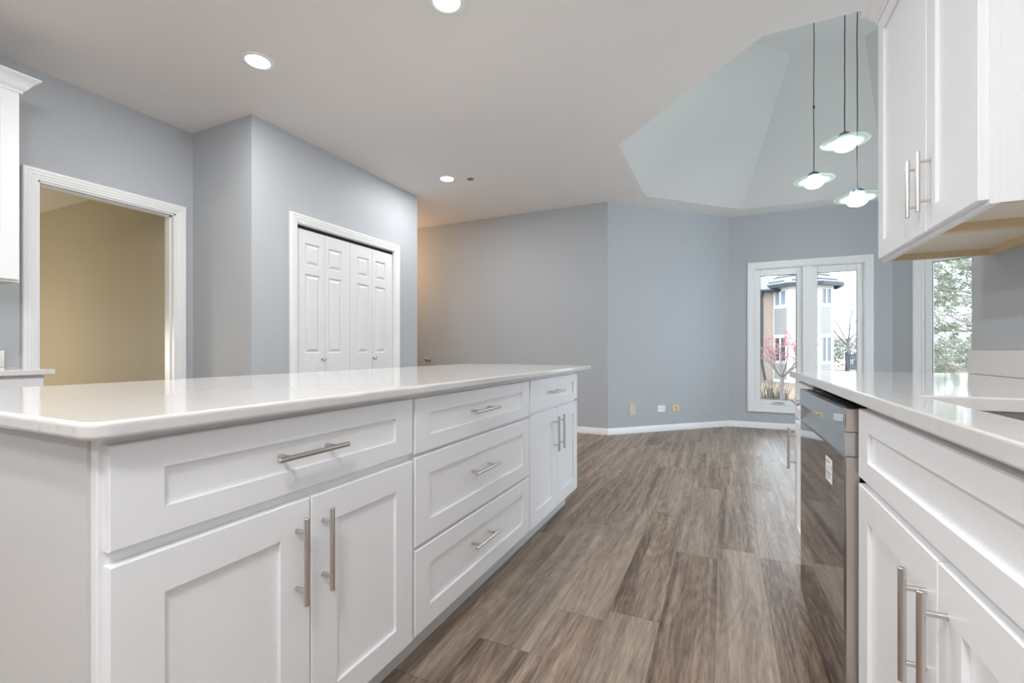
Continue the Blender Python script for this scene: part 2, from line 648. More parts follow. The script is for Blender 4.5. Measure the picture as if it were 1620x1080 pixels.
# ---- casings, baseboards
def frame_profile(u0, v0, u1, v1, prof, to, closed):
    """mitred moulding round an opening; prof = [(offset outward, projection)]"""
    bm = nb()
    loops = []
    for o_, w_ in prof:
        if closed:
            pts = [(u0 - o_, v0 - o_), (u0 - o_, v1 + o_), (u1 + o_, v1 + o_), (u1 + o_, v0 - o_)]
        else:
            pts = [(u0 - o_, v0), (u0 - o_, v1 + o_), (u1 + o_, v1 + o_), (u1 + o_, v0)]
        loops.append([bm.verts.new(to(u, v, w_)) for u, v in pts])
    n = len(loops)
    for i in range(n - 1):
        for k in range(4 if closed else 3):
            k2 = (k + 1) % 4
            bm.faces.new((loops[i][k], loops[i][k2], loops[i + 1][k2], loops[i + 1][k]))
    if not closed:
        bm.faces.new([lp[0] for lp in loops])
        bm.faces.new([lp[3] for lp in loops])
    return bm


CASING = [(0.0, 0.0), (0.0, 0.010), (0.004, 0.012), (0.014, 0.012), (0.018, 0.015), (0.030, 0.0155), (0.034, 0.019),
          (0.050, 0.0195), (0.054, 0.0225), (0.068, 0.0225), (0.073, 0.018), (0.073, 0.0)]
to_left = lambda u, v, w_: (XL + w_, u, v)
to_closet = lambda u, v, w_: (XC + w_, u, v)
struct(link('trim_1', frame_profile(DY0 + 0.004, 0, DY1 - 0.004, DZ - 0.004, CASING, to_left, False), M_TRIM, smooth=30))
struct(link('trim_2', frame_profile(CY0 + 0.003, 0, CY1 - 0.003, CZ - 0.003, CASING, to_closet, False), M_TRIM, smooth=30))
# door jamb lining the den doorway
bm = nb()
e = 0.004
box(bm, XL - TW - 0.002, DY0, 0, XL + 0.002, DY0 + 0.014, DZ)
box(bm, XL - TW - 0.002, DY1 - 0.014, 0, XL + 0.002, DY1, DZ)
box(bm, XL - TW - 0.002, DY0, DZ - 0.014, XL + 0.002, DY1, DZ)
box(bm, XL - 0.075, DY1 - 0.024, 0, XL - 0.04, DY1 - 0.014, DZ - 0.014)
box(bm, XL - 0.075, DY0 + 0.014, 0, XL - 0.04, DY0 + 0.024, DZ - 0.014)
box(bm, XL - 0.075, DY0 + 0.014, DZ - 0.024, XL - 0.04, DY1 - 0.014, DZ - 0.014)
struct(link('trim_3', bm, M_TRIM))
# closet jamb and the dark folding-door track in its head
bm = nb()
box(bm, XC - TW, CY0, 0, XC + 0.001, CY0 + 0.010, CZ)
box(bm, XC - TW, CY1 - 0.010, 0, XC + 0.001, CY1, CZ)
box(bm, XC - TW, CY0, CZ - 0.012, XC + 0.001, CY1, CZ)
struct(link('trim_4', bm, M_TRIM))
bm = nb()
box(bm, XC - 0.075, CY0 + 0.012, CZ - 0.034, XC - 0.022, CY1 - 0.012, CZ - 0.012)
struct(link('trim_5', bm, M_DARK))

BASE = [(0.0, 0.0), (0.014, 0.0), (0.016, 0.012), (0.0125, 0.026), (0.0125, 0.060), (0.008, 0.068), (0.007, 0.074), (0.003, 0.078), (0.0, 0.078)]


def baseboard(name, a, b, m0, m1):
    """a->b with the room to the right; m0/m1 = plan miter: shift along the wall per metre of projection"""
    d = Vector((b[0] - a[0], b[1] - a[1], 0))
    L = d.length
    d.normalize()
    n = Vector((d.y, -d.x, 0))
    bm = nb()
    r0 = [bm.verts.new(Vector((a[0], a[1], 0)) + n * p + d * (m0 * p) + Vector((0, 0, h))) for p, h in BASE]
    r1 = [bm.verts.new(Vector((b[0], b[1], 0)) + n * p + d * (m1 * p) + Vector((0, 0, h))) for p, h in BASE]
    k = len(BASE)
    for i in range(k):
        bm.faces.new((r0[i], r0[(i + 1) % k], r1[(i + 1) % k], r1[i]))
    bm.faces.new(r0)
    bm.faces.new(r1)
    return struct(link(name, bm, M_TRIM, smooth=35))


T8 = math.tan(math.radians(22.5))
baseboard('baseboard_far', (-5.6, YF), P1, 0, T8)
baseboard('baseboard_bay_left', P1, P2, -T8, -T8)
baseboard('baseboard_bay_back', P2, P3, T8, -T8)
baseboard('baseboard_bay_right', P3, P4, T8, -T8)
baseboard('baseboard_bay_side', P4, (3.0, YK), T8, -1)
baseboard('baseboard_left', (XL, DY1 + 0.07), (XL, YJ), 0, -1)
baseboard('baseboard_jog', (XL, YJ), (XC, YJ), 1, 1)
baseboard('baseboard_closet', (XC, YJ), (XC, CY0 - 0.072), -1, 0)
baseboard('baseboard_closet_end', (XC, CY1 + 0.072), (XC, YE), 0, 0)


# ---- closet bifold doors
def leaf(bm, u0, u1, z0, z1, X, th, panels):
    us = sorted({u0, u1} | {p[0] for p in panels} | {p[2] for p in panels})
    zs = sorted({z0, z1} | {p[1] for p in panels} | {p[3] for p in panels})
    V = {}

    def v(u, z, w_):
        k = (round(u, 5), round(z, 5), round(w_, 5))
        if k not in V:
            V[k] = bm.verts.new((X + w_, u, z))
        return V[k]
    for i in range(len(us) - 1):
        for j in range(len(zs) - 1):
            a, b, c, d = us[i], zs[j], us[i + 1], zs[j + 1]
            pn = [p for p in panels if abs(p[0] - a) < 1e-6 and abs(p[1] - b) < 1e-6]
            if not pn:
                bm.faces.new((v(a, b, 0), v(c, b, 0), v(c, d, 0), v(a, d, 0)))
            else:
                rings = [(0, 0), (0.007, -0.012), (0.012, -0.012), (0.034, -0.0015), (0.037, -0.001)]
                pr = None
                for o_, w_ in rings:
                    r = [v(a + o_, b + o_, w_), v(c - o_, b + o_, w_), v(c - o_, d - o_, w_), v(a + o_, d - o_, w_)]
                    if pr:
                        for k in range(4):
                            bm.faces.new((pr[k], pr[(k + 1) % 4], r[(k + 1) % 4], r[k]))
                    pr = r
                bm.faces.new(pr)
    for i in range(len(us) - 1):
        for z in (z0, z1):
            bm.faces.new((v(us[i], z, 0), v(us[i + 1], z, 0), v(us[i + 1], z, -th), v(us[i], z, -th)))
    for j in range(len(zs) - 1):
        for u in (u0, u1):
            bm.faces.new((v(u, zs[j], 0), v(u, zs[j + 1], 0), v(u, zs[j + 1], -th), v(u, zs[j], -th)))
    bm.faces.new((v(u0, z0, -th), v(u1, z0, -th), v(u1, z1, -th), v(u0, z1, -th)))


LX = XC - 0.024
lw = (CY1 - CY0 - 0.024) / 4
for di in (0, 1):
    ya = CY0 + 0.012 + di * 2 * lw
    root = structroot('door_%d' % (di + 1), (LX, ya + lw, 0.012))
    for k in (0, 1):
        u0, u1 = ya + k * lw + 0.0015, ya + (k + 1) * lw - 0.0015
        a, b = (0.098, 0.046) if k == 0 else (0.046, 0.098)
        bm = nb()
        leaf(bm, u0, u1, 0.012, 2.052, LX, 0.032,
             [(u0 + a, 1.752, u1 - b, 1.94), (u0 + a, 0.995, u1 - b, 1.675), (u0 + a, 0.20, u1 - b, 0.80)])
        link('leaf', bm, M_DOOR, root)
    ky = ya + lw - 0.022 if di == 0 else ya + lw + 0.022
    bm = nb()
    lathe(bm, [(0, 0), (0.011, 0), (0.011, 0.003), (0.006, 0.006), (0.006, 0.016), (0.014, 0.021), (0.017, 0.027),
               (0.014, 0.033), (0.006, 0.036), (0, 0.0365)], (LX, ky, 0.942), 24, 'x')
    part_label(link('knob', bm, M_NICKEL, root, smooth=40), 'small round nickel knob')
    for py in ((ya + 2 * lw - 0.04, ya + 0.03) if di == 0 else (ya + 0.04, ya + 2 * lw - 0.03)):
        bm = nb()
        tube(bm, [(LX - 0.016, py, 2.050), (LX - 0.016, py, 2.068)], 0.005, 10)
        part_label(link('pivot_pin', bm, M_BRASS, root), 'brass pivot pin on the door top')


# ---- bay windows: two casements in one casing
def window(name, to, u0, u1, z0, z1, loc):
    """to(u, v, w): w is into the room from the wall face"""
    root = structroot(name, loc)
    W_CASE = [(0.0, 0.0), (0.0, 0.012), (0.006, 0.014), (0.020, 0.014), (0.024, 0.018), (0.045, 0.0185), (0.050, 0.023),
              (0.072, 0.023), (0.080, 0.018), (0.081, 0.0)]
    part_label(link('casing', frame_profile(u0, z0, u1, z1, W_CASE, to, True), M_TRIM, root, smooth=30), 'white stepped casing')

    def ubox(bm, a, b, c, d, w0, w1, bev=0.002):
        t = bmesh.new()
        box(t, a, b, w0, c, d, w1, bev)
        for v in t.verts:
            v.co = Vector(to(v.co.x, v.co.y, v.co.z))
        merge(bm, t)
    mid = (u0 + u1) / 2
    bm = nb()
    f = 0.012
    for (a, b, c, d) in ((u0, z0, u0 + f, z1), (u1 - f, z0, u1, z1), (u0 + f, z0, u1 - f, z0 + 0.02), (u0 + f, z1 - f, u1 - f, z1),
                         (mid - 0.050, z0 + 0.02, mid + 0.050, z1 - f)):
        ubox(bm, a, b, c, d, -0.10, 0.004)
    link('frame', bm, M_TRIM, root)
    for k in (0, 1):
        a, c = (u0 + f, mid - 0.050) if k == 0 else (mid + 0.050, u1 - f)
        b, d = z0 + 0.02, z1 - f
        sw, sb, st = 0.062, 0.066, 0.085
        sash = nb()
        for q in ((a, b, a + sw, d), (c - sw, b, c, d), (a + sw, b, c - sw, b + sb), (a + sw, d - st, c - sw, d)):
            ubox(sash, *q, -0.075, -0.028, 0.004)
        # glazing bead
        g_ = 0.012
        for q in ((a + sw - g_, b + sb - g_, a + sw, d - st + g_), (c - sw, b + sb - g_, c - sw + g_, d - st + g_)):
            pass
        so = link('sash', sash, M_TRIM, root)
        bm = nb()
        a2, c2, b2, d2 = a + sw, c - sw, b + sb, d - st
        gk = 0.004
        for q in ((a2, b2, a2 + gk, d2), (c2 - gk, b2, c2, d2), (a2 + gk, d2 - gk, c2 - gk, d2), (a2 + gk, b2, c2 - gk, b2 + gk)):
            ubox(bm, *q, -0.060, -0.040, 0)
        part_label(link('gasket', bm, M_BLACK, so), 'thin dark rubber seal round the glass')
        bm = nb()
        vs = [bm.verts.new(to(u, v, -0.052)) for u, v in ((a2, b2), (c2, b2), (c2, d2), (a2, d2))]
        bm.faces.new(vs)
        link('glass_pane', bm, M_GLASS, so)
        if k == 0 or True:
            cx = (a + c) / 2
            bm = nb()
            ubox(bm, cx - 0.085, b + 0.004, cx + 0.085, b + 0.024, -0.03, -0.012, 0.006)
            pts = [to(cx - 0.075 + 0.15 * t / 8, b + 0.026 + 0.016 * math.sin(PI * t / 8), -0.010) for t in range(9)]
            tube(bm, pts, [0.006 + 0.004 * math.sin(PI * t / 8) for t in range(9)], 8)
            part_label(link('crank_handle', bm, M_TRIM, so, smooth=40), 'folded white crank handle')
    return root


to_back = lambda u, v, w_: (u, YB - w_, v)
window('window_1', to_back, WX0, WX1, WZ0, WZ1, ((WX0 + WX1) / 2, YB, WZ0))
D45 = Vector((1, -1, 0)).normalized()
N45 = Vector((-1, -1, 0)).normalized()


def to_right(u, v, w_):
    p = Vector((P3[0], P3[1], 0)) + D45 * u + N45 * w_
    return (p.x, p.y, v)


to_side = lambda u, v, w_: (3.0 - w_, P4[1] - u, v)
window('added_daylight_window', to_side, 0.35, 2.60, 0.10, 2.14, (3.0, P4[1] - 1.4, 0.1))  # unseen window, added to bring more daylight into the bay
window('window_2', to_right, BW0, BW0 + WX1 - WX0, WZ0, WZ1, to_right(BW0 + 0.59, WZ0, 0))


# ------------------------------------------------------------------ cabinets
def shaker(mp, u0, v0, u1, v1, su, sv, t=0.020, rec=0.009, c=0.0022):
    """shaker front: mp(u, v, w) -> world; su/sv = stile and rail width"""
    bm = nb()
    R = [(0, 0, 0), (0, 0, t - c), (c, c, t), (su, sv, t), (su + 0.0012, sv + 0.0012, t - rec)]
    pr = None
    for k, (a, b, w_) in enumerate(R):
        r = [bm.verts.new(mp(u, v, w_)) for u, v in ((u0 + a, v0 + b), (u1 - a, v0 + b), (u1 - a, v1 - b), (u0 + a, v1 - b))]
        if pr:
            for i in range(4):
                bm.faces.new((pr[i], pr[(i + 1) % 4], r[(i + 1) % 4], r[i]))
        else:
            bm.faces.new(r)
        pr = r
    bm.faces.new(pr)
    return bm


def pull(mp, cu, cv, length, vertical, w0=0.020, out=0.032, r=0.006, span=None):
    """bar pull with two posts"""
    bm = nb()
    h = length / 2
    s = (span or length * 0.66) / 2
    wv = w0 + out
    P = (lambda d, w_: mp(cu, cv + d, w_)) if vertical else (lambda d, w_: mp(cu + d, cv, w_))
    tube(bm, [P(-h, wv), P(-h + 0.0012, wv), P(h - 0.0012, wv), P(h, wv)], [r - 0.0012, r, r, r - 0.0012], 16)
    for d in (-s, s):
        tube(bm, [P(d, w0 - 0.001), P(d, wv)], r * 0.78, 12)
    return bm


def front(kind, mp, parent, u0, v0, u1, v1, su, sv, handle=None):
    o = link(kind, shaker(mp, u0, v0, u1, v1, su, sv), M_CAB, parent)
    if handle:
        cu, cv, ln, vert = handle
        # a pull on a drawer stands on the recessed panel, a pull on a door stands on the stile
        inside = (u0 + su < cu < u1 - su) and not vert
        b = pull(mp, cu, cv, ln, vert, 0.011 if inside else 0.020, 0.041 if inside else 0.032)
        part_label(link('handle', b, M_NICKEL, o, smooth=40), 'brushed nickel bar pull')
    return o


IX = -0.891                                   # island face-frame plane, fronts stand out 20 mm to +X
mi = lambda u, v, w_: (IX + w_, u, v)
IB = -1.52


def carcass(x0, x1, y0, y1, z0, z1, parent, m=M_CAB, name='carcass', bev=0.0015):
    bm = nb()
    box(bm, x0, y0, z0, x1, y1, z1, bev)
    return link(name, bm, m, parent)


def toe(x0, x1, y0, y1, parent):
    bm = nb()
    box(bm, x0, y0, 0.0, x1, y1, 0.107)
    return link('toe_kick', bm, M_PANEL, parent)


# island unit nearest the camera: one wide drawer over two doors, with the finished end
t = thing('base_cabinet', 'white island base cabinet nearest the camera, wide drawer over two doors', 'cabinet', (-1.2, 0.76, 0), 'island base cabinets')
carcass(IB, IX, 0.371, 1.148, 0.105, 0.884, t)
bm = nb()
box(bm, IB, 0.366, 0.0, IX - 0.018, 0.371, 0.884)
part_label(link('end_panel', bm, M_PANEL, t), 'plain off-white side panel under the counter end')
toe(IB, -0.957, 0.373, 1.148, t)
front('drawer', mi, t, 0.378, 0.702, 1.143, 0.870, 0.078, 0.050, (0.7495, 0.789, 0.195, False))
front('door', mi, t, 0.378, 0.122, 0.7595, 0.679, 0.078, 0.074, (0.722, 0.55, 0.195, True))
front('door', mi, t, 0.7625, 0.122, 1.143, 0.679, 0.078, 0.074, (0.795, 0.55, 0.195, True))

t = thing('base_cabinet', 'white island base cabinet in the middle with three stacked drawers', 'cabinet', (-1.2, 1.61, 0), 'island base cabinets')
carcass(IB, IX, 1.149, 2.078, 0.105, 0.884, t)
toe(IB, -0.957, 1.149, 2.078, t)
front('drawer', mi, t, 1.155, 0.695, 2.067, 0.868, 0.078, 0.050, (1.585, 0.787, 0.195, False))
front('drawer', mi, t, 1.155, 0.405, 2.067, 0.684, 0.078, 0.064, (1.585, 0.556, 0.195, False))
front('drawer', mi, t, 1.155, 0.127, 2.067, 0.393, 0.078, 0.064, (1.585, 0.278, 0.195, False))

t = thing('base_cabinet', 'white island base cabinet at the far end, small drawer over two narrow doors', 'cabinet', (-1.2, 2.48, 0), 'island base cabinets')
carcass(IB, IX, 2.079, 2.878, 0.105, 0.884, t)
toe(IB, -0.957, 2.079, 2.886, t)
front('drawer', mi, t, 2.088, 0.705, 2.872, 0.869, 0.078, 0.048, (2.435, 0.789, 0.195, False))
front('door', mi, t, 2.088, 0.123, 2.4785, 0.690, 0.076, 0.074, (2.424, 0.551, 0.195, True))
front('door', mi, t, 2.4815, 0.123, 2.872, 0.690, 0.076, 0.074, (2.514, 0.552, 0.195, True))

bm = slab(round_poly(-1.845, 0.338, -0.838, 3.095, [0.03, 0.035, 0.006, 0.006]), [], 0.8845, 0.9125, 0.0075, 4)
tag(link('countertop', bm, M_QUARTZ), 'long glossy white quartz countertop over the island cabinets', 'countertop', 'quartz countertops')

# ---- right-hand run
RX = 0.328
mr = lambda u, v, w_: (RX - w_, u, v)
RB = XR - 0.01
t = thing('base_cabinet', 'white base cabinet at the far end of the right run, beyond the dishwasher', 'cabinet', (0.6, 2.33, 0), 'right run base cabinets')
carcass(RX, RB, 2.118, 2.572, 0.105, 0.889, t)
toe(RX + 0.07, RB, 2.118, 2.572, t)
front('drawer', mr, t, 2.125, 0.702, 2.562, 0.872, 0.070, 0.050, (2.30, 0.795, 0.185, False))
front('door', mr, t, 2.125, 0.118, 2.562, 0.684, 0.070, 0.074, (2.513, 0.556, 0.195, True))

t = thing('base_cabinet', 'white sink base cabinet nearest on the right, false drawer front over two doors', 'cabinet', (0.6, 0.94, 0), 'right run base cabinets')
bm = nb()
for q in ((RX, 0.462, 0.105, RB, 0.480, 0.889), (RX, 1.408, 0.105, RB, 1.426, 0.889), (RX, 0.480, 0.105, RB, 1.408, 0.123),
          (RB - 0.012, 0.480, 0.123, RB, 1.408, 0.889), (RX, 0.480, 0.123, RX + 0.019, 0.52, 0.889),
          (RX, 1.37, 0.123, RX + 0.019, 1.408, 0.889), (RX, 0.52, 0.66, RX + 0.019, 1.37, 0.889), (RX, 0.92, 0.123, RX + 0.019, 0.965, 0.66)):
    box(bm, *q)
link('carcass', bm, M_CAB, t)
toe(RX + 0.07, RB, 0.462, 1.426, t)
front('false_drawer', mr, t, 0.470, 0.700, 1.417, 0.872, 0.078, 0.050)
front('door', mr, t, 0.470, 0.122, 0.9425, 0.684, 0.078, 0.074, (0.907, 0.55, 0.195, True))
front('door', mr, t, 0.9455, 0.122, 1.417, 0.684, 0.078, 0.074, (0.990, 0.55, 0.195, True))

t = thing('base_cabinet', 'white base cabinet beside the camera on the right, before the sink cabinet', 'cabinet', (0.6, 0.1, 0), 'right run base cabinets')
carcass(RX, RB, -0.30, 0.461, 0.105, 0.889, t)
toe(RX + 0.07, RB, -0.30, 0.461, t)
front('drawer', mr, t, -0.29, 0.702, 0.452, 0.872, 0.078, 0.050, (0.08, 0.79, 0.195, False))
front('door', mr, t, -0.29, 0.122, 0.452, 0.684, 0.078, 0.074, (-0.24, 0.55, 0.195, True))

CX0 = 0.2885
hole = round_poly(0.387, 0.56, 0.832, 1.297, [0.012] * 4, 4)
bm = slab(round_poly(CX0, -0.31, XR - 0.002, 2.598, [0.004, 0, 0, 0.006], 3), [hole[::-1]], 0.890, 0.920, 0.004, 3)
tag(link('countertop', bm, M_QUARTZ), 'white quartz countertop with a sink cut-out along the right wall', 'countertop', 'quartz countertops')
bm = nb()
box(bm, XR - 0.021, -0.31, 0.9205, XR - 0.001, 2.600, 1.019, 0.002)
tag(link('backsplash', bm, M_QUARTZ), 'low white quartz backsplash strip under the wall on the right', 'backsplash', 'quartz backsplashes')

# undermount sink, open at the top
bm = nb()
o_ = round_poly(0.372, 0.545, 0.847, 1.312, [0.03] * 4, 5)
i_ = round_poly(0.392, 0.565, 0.827, 1.292, [0.025] * 4, 5)
b_ = round_poly(0.402, 0.575, 0.817, 1.282, [0.03] * 4, 5)
L = [[bm.verts.new((p[0], p[1], z)) for p in q] for q, z in ((o_, 0.876), (o_, 0.8895), (i_, 0.8895), (i_, 0.884), (b_, 0.69))]
n = len(o_)
for k in range(len(L) - 1):
    for i in range(n):
        bm.faces.new((L[k][i], L[k][(i + 1) % n], L[k + 1][(i + 1) % n], L[k + 1][i]))
bm.faces.new(L[-1])
t = thing('kitchen_sink', 'undermount stainless steel sink in the right countertop', 'sink', (0.61, 0.93, 0.69))
link('basin', bm, M_SINK, t, smooth=40)
bm = nb()
lathe(bm, [(0.0, 0.002), (0.03, 0.002), (0.042, 0.004), (0.045, 0.001)], (0.61, 0.93, 0.69), 24)
link('drain', bm, M_STEEL, t)

# ---- dishwasher (its door stands a little open at the top)
D0, D1 = 1.437, 2.108
DXF = 0.276
t = thing('dishwasher', 'stainless dishwasher with mirror-dark front and pocket handle, right run', 'dishwasher', (0.6, 1.77, 0))
bm = nb()
box(bm, 0.345, D0, 0.105, RB, D1, 0.862, 0.003)
part_label(link('tub', bm, M_BLACK, t), 'black tub behind the door')
bm = nb()
box(bm, RX + 0.07, D0, 0.0, RB - 0.02, D1, 0.1)
part_label(link('toe_kick', bm, M_BLACK, t), 'black toe plate')
bm = nb()
box(bm, DXF + 0.004, D0, 0.075, 0.312, D1, 0.744, 0.002)
dp = link('door', bm, M_STEEL, t)
bm = nb()
box(bm, DXF + 0.0015, D0 + 0.007, 0.078, DXF + 0.0055, D1 - 0.002, 0.741, 0.0012)
part_label(link('mirror_panel', bm, M_MIRROR2, dp), 'dark reflective door skin')
# pocket handle: sides, sloping back, between door and control panel
bm = nb()
z0, z1 = 0.7455, 0.806
for (ya, yb) in ((D0, D0 + 0.006), (D1 - 0.006, D1)):
    box(bm, DXF + 0.002, ya, z0, 0.312, yb, z1)
vs = [bm.verts.new(p) for p in ((DXF + 0.003, D0 + 0.006, z0), (DXF + 0.003, D1 - 0.006, z0), (0.312, D1 - 0.006, z0), (0.312, D0 + 0.006, z0),
                                (0.306, D0 + 0.006, z1), (0.306, D1 - 0.006, z1), (0.312, D1 - 0.006, z1), (0.312, D0 + 0.006, z1))]
for f in ((0, 1, 2, 3), (0, 1, 5, 4), (4, 5, 6, 7), (2, 3, 7, 6), (0, 3, 7, 4), (1, 2, 6, 5)):
    bm.faces.new([vs[i] for i in f])
hd = link('pocket_handle', bm, steel('satin_steel', (0.55, 0.54, 0.53), 0.22, (1, 0.03, 1)), t)
part_label(hd, 'recessed satin grey pocket handle')
bm = nb()
box(bm, DXF + 0.003, D0, 0.807, 0.312, D1, 0.868, 0.0015)
cp = link('control_panel', bm, M_STEEL, t)
bm = nb()
box(bm, DXF + 0.0, D0 + 0.004, 0.8075, DXF + 0.0045, D1 - 0.001, 0.8675, 0.001)
part_label(link('mirror_panel', bm, M_MIRROR, cp), 'blue-grey mirror strip')
bm = nb()
box(bm, DXF + 0.010, D0 + 0.012, 0.8682, 0.306, D1 - 0.09, 0.8705)
part_label(link('control_strip', bm, M_BLACK, cp), 'black top edge with hidden controls')
bm = nb()
box(bm, 0.3, D1 - 0.085, 0.8685, 0.33, D1 - 0.055, 0.886, 0.002)
part_label(link('latch', bm, M_STEEL, t), 'small grey door latch')
bm = nb()
SK = DXF + 0.0009
YS0, YS1, ZS0, ZS1 = 1.575, 1.655, 0.632, 0.702
box(bm, SK, YS0, ZS0, SK + 0.0006, YS1, ZS1)
stk = link('sticker', bm, M_STICK, dp)
part_label(stk, 'white paper sticker with fine print')
bm = nb()
for (a, b, c, d) in ((0.10, 0.88, 0.75, 0.84), (0.10, 0.80, 0.55, 0.77), (0.80, 0.55, 0.88, 0.72), (0.2, 0.60, 0.62, 0.57), (0.12, 0.42, 0.86, 0.37),
                     (0.12, 0.33, 0.80, 0.30), (0.12, 0.24, 0.84, 0.21), (0.12, 0.15, 0.6, 0.12)):
    box(bm, SK - 0.0003, YS1 - a * 0.08, ZS0 + d * 0.07, SK, YS1 - c * 0.08, ZS0 + b * 0.07)
link('print', bm, M_INK, stk)


# the whole door hangs about a degree out of square, far edge proud
for root_ in (dp, hd, cp):
    for o in [root_] + list(root_.children_recursive):
        for v in o.data.vertices:
            v.co.x -= 0.0157 * (v.co.y - 1.77)

# ---- wall cabinets on the right
UX = 0.620
mu = lambda u, v, w_: (UX - w_, u, v)
UZ0, UZ1 = 1.397, 2.437


def wall_cab(t, y0, y1, near_side, x0=UX, x1=XR - 0.001, z0=UZ0, z1=UZ1, inner=True):
    bm = nb()
    box(bm, x0, y0, z0, x0 + 0.019, y1, z1)                               # face frame
    box(bm, x0 + 0.019, y0 + (0.004 if near_side else 0.0), z0 + 0.028, x1, y1, z1)   # body
    link('carcass', bm, M_CAB, t)
    bm = nb()
    box(bm, x0 + 0.019, y0 + 0.016, z0 + 0.0265, x1 - 0.018, y1 - 0.016, z0 + 0.0278)
    part_label(link('bottom_panel', bm, M_CREAM, t), 'cream underside panel')
    bm = nb()
    box(bm, x0 + 0.0192, y0 + (0.004 if near_side else 0.0), z0 + 0.001, x1, y0 + 0.016, z0 + 0.028)
    box(bm, x0 + 0.0192, y1 - 0.016, z0 + 0.001, x1, y1, z0 + 0.028)
    box(bm, x1 - 0.018, y0 + 0.016, z0 + 0.001, x1, y1 - 0.016, z0 + 0.028)
    part_label(link('bottom_rim', bm, M_BIRCH, t), 'raw birch edges under the cabinet')
    if near_side:
        bm = nb()
        box(bm, x0 + 0.0192, y0, z0 + 0.001, x1, y0 + 0.0038, z1)
        link('side_panel', bm, M_CAB, t)


t = thing('wall_cabinet', 'white wall cabinet on the right nearer the camera, with exposed plain side', 'cabinet', (0.8, 1.75, UZ0), 'right wall cabinets')
wall_cab(t, 1.582, 1.928, True)
front('door', mu, t, 1.590, 1.410, 1.925, 2.43, 0.066, 0.070, (1.893, 1.565, 0.195, True))
t = thing('wall_cabinet', 'white wall cabinet on the right farther away, toward the pendant lights', 'cabinet', (0.8, 2.2, UZ0), 'right wall cabinets')
wall_cab(t, 1.929, 2.450, False)
front('door', mu, t, 1.931, 1.410, 2.443, 2.43, 0.066, 0.070, (1.985, 1.57, 0.195, True))


def crown(x_face, sx, y0, y1, z, dx, dz, ends):
    """crown moulding along Y with returns; sx = side it projects to; ends = (near, far) mitred returns"""
    prof = [(0.0, -0.012), (0.006, -0.012), (0.006, 0.004), (0.10, 0.006), (0.2, 0.10), (0.36, 0.22), (0.46, 0.40), (0.62, 0.60),
            (0.80, 0.76), (0.90, 0.82), (0.92, 0.86), (1.0, 0.88), (1.0, 1.0), (0.0, 1.0)]
    bm = nb()
    A, B = [], []
    for p, h in prof:
        pp = p * dx if p > 0.01 else p
        hh = h * dz if h >= 0.0 and h > 0.005 else h
        A.append(bm.verts.new((x_face + sx * pp, y0 - (pp if ends[0] else 0), z + hh)))
        B.append(bm.verts.new((x_face + sx * pp, y1 + (pp if ends[1] else 0), z + hh)))
    n = len(prof)
    for i in range(n):
        bm.faces.new((A[i], A[(i + 1) % n], B[(i + 1) % n], B[i]))
    for k, yy, sgn, on in ((A, y0, -1, ends[0]), (B, y1, 1, ends[1])):
        if on:
            wall_x = XR if sx < 0 else XL
            W = []
            for p, h in prof:
                pp = p * dx if p > 0.01 else p
                hh = h * dz if h >= 0.0 and h > 0.005 else h
                W.append(bm.verts.new((wall_x - (0.001 if sx < 0 else -0.001), yy + sgn * pp, z + hh)))
            for i in range(n):
                bm.faces.new((k[i], k[(i + 1) % n], W[(i + 1) % n], W[i]))
            bm.faces.new(W)
        else:
            bm.faces.new(k)
    return bm


o = link('crown_moulding', crown(UX - 0.020, -1, 1.585, 2.447, 2.437, 0.050, 0.070, (True, True)), M_CAB, smooth=30)
tag(o, 'white crown moulding along the top of the right wall cabinets', 'moulding')

# ---- left wall: upper cabinet, base cabinet, countertop, backsplash
LUX = -3.650
ml = lambda u, v, w_: (LUX + w_, u, v)
t = thing('wall_cabinet', 'white wall cabinet at the left edge of the view beside the doorway', 'cabinet', (-3.8, 0.8, 1.40))
bm = nb()
box(bm, XL + 0.001, 0.33, 1.433, LUX, 1.166, 2.49, 0.001)
box(bm, LUX - 0.019, 0.33, 1.405, LUX, 1.166, 1.433)
link('carcass', bm, M_CAB, t)
bm = nb()
box(bm, XL + 0.001, 0.33, 1.409, LUX - 0.0192, 1.166, 1.4328)
part_label(link('bottom_rim', bm, M_BIRCH, t), 'raw birch underside')
front('door', ml, t, 0.74, 1.418, 1.160, 2.482, 0.075, 0.075)
front('door', ml, t, 0.335, 1.418, 0.737, 2.482, 0.075, 0.075)
bm = crown(LUX + 0.020, 1, 0.33, 1.166, 2.49, 0.066, 0.080, (False, True))
link('crown_moulding', bm, M_CAB, t, smooth=30)

t = thing('base_cabinet', 'white base cabinet at the far left below the doorway casing, mostly hidden', 'cabinet', (-3.65, 0.75, 0))
LBX = -3.355
mlb = lambda u, v, w_: (LBX + w_, u, v)
carcass(XL + 0.001, LBX, 0.30, 1.168, 0.105, 0.8865, t)
toe(XL + 0.001, LBX - 0.07, 0.30, 1.168, t)
front('drawer', mlb, t, 0.31, 0.70, 1.160, 0.872, 0.078, 0.050, (0.735, 0.787, 0.195, False))
front('door', mlb, t, 0.31, 0.122, 0.7335, 0.684, 0.078, 0.074, (0.70, 0.55, 0.195, True))
front('door', mlb, t, 0.7365, 0.122, 1.160, 0.684, 0.078, 0.074, (0.77, 0.55, 0.195, True))
bm = slab(round_poly(XL + 0.001, 0.28, -3.31, 1.197, [0, 0.003, 0.003, 0], 3), [], 0.887, 0.917, 0.004, 3)
tag(link('countertop', bm, M_QUARTZ), 'end of a white countertop at the left edge, in front of the doorway casing', 'countertop', 'quartz countertops')
bm = nb()
box(bm, XL + 0.001, 0.28, 0.9175, XL + 0.021, 1.197, 1.018, 0.002)
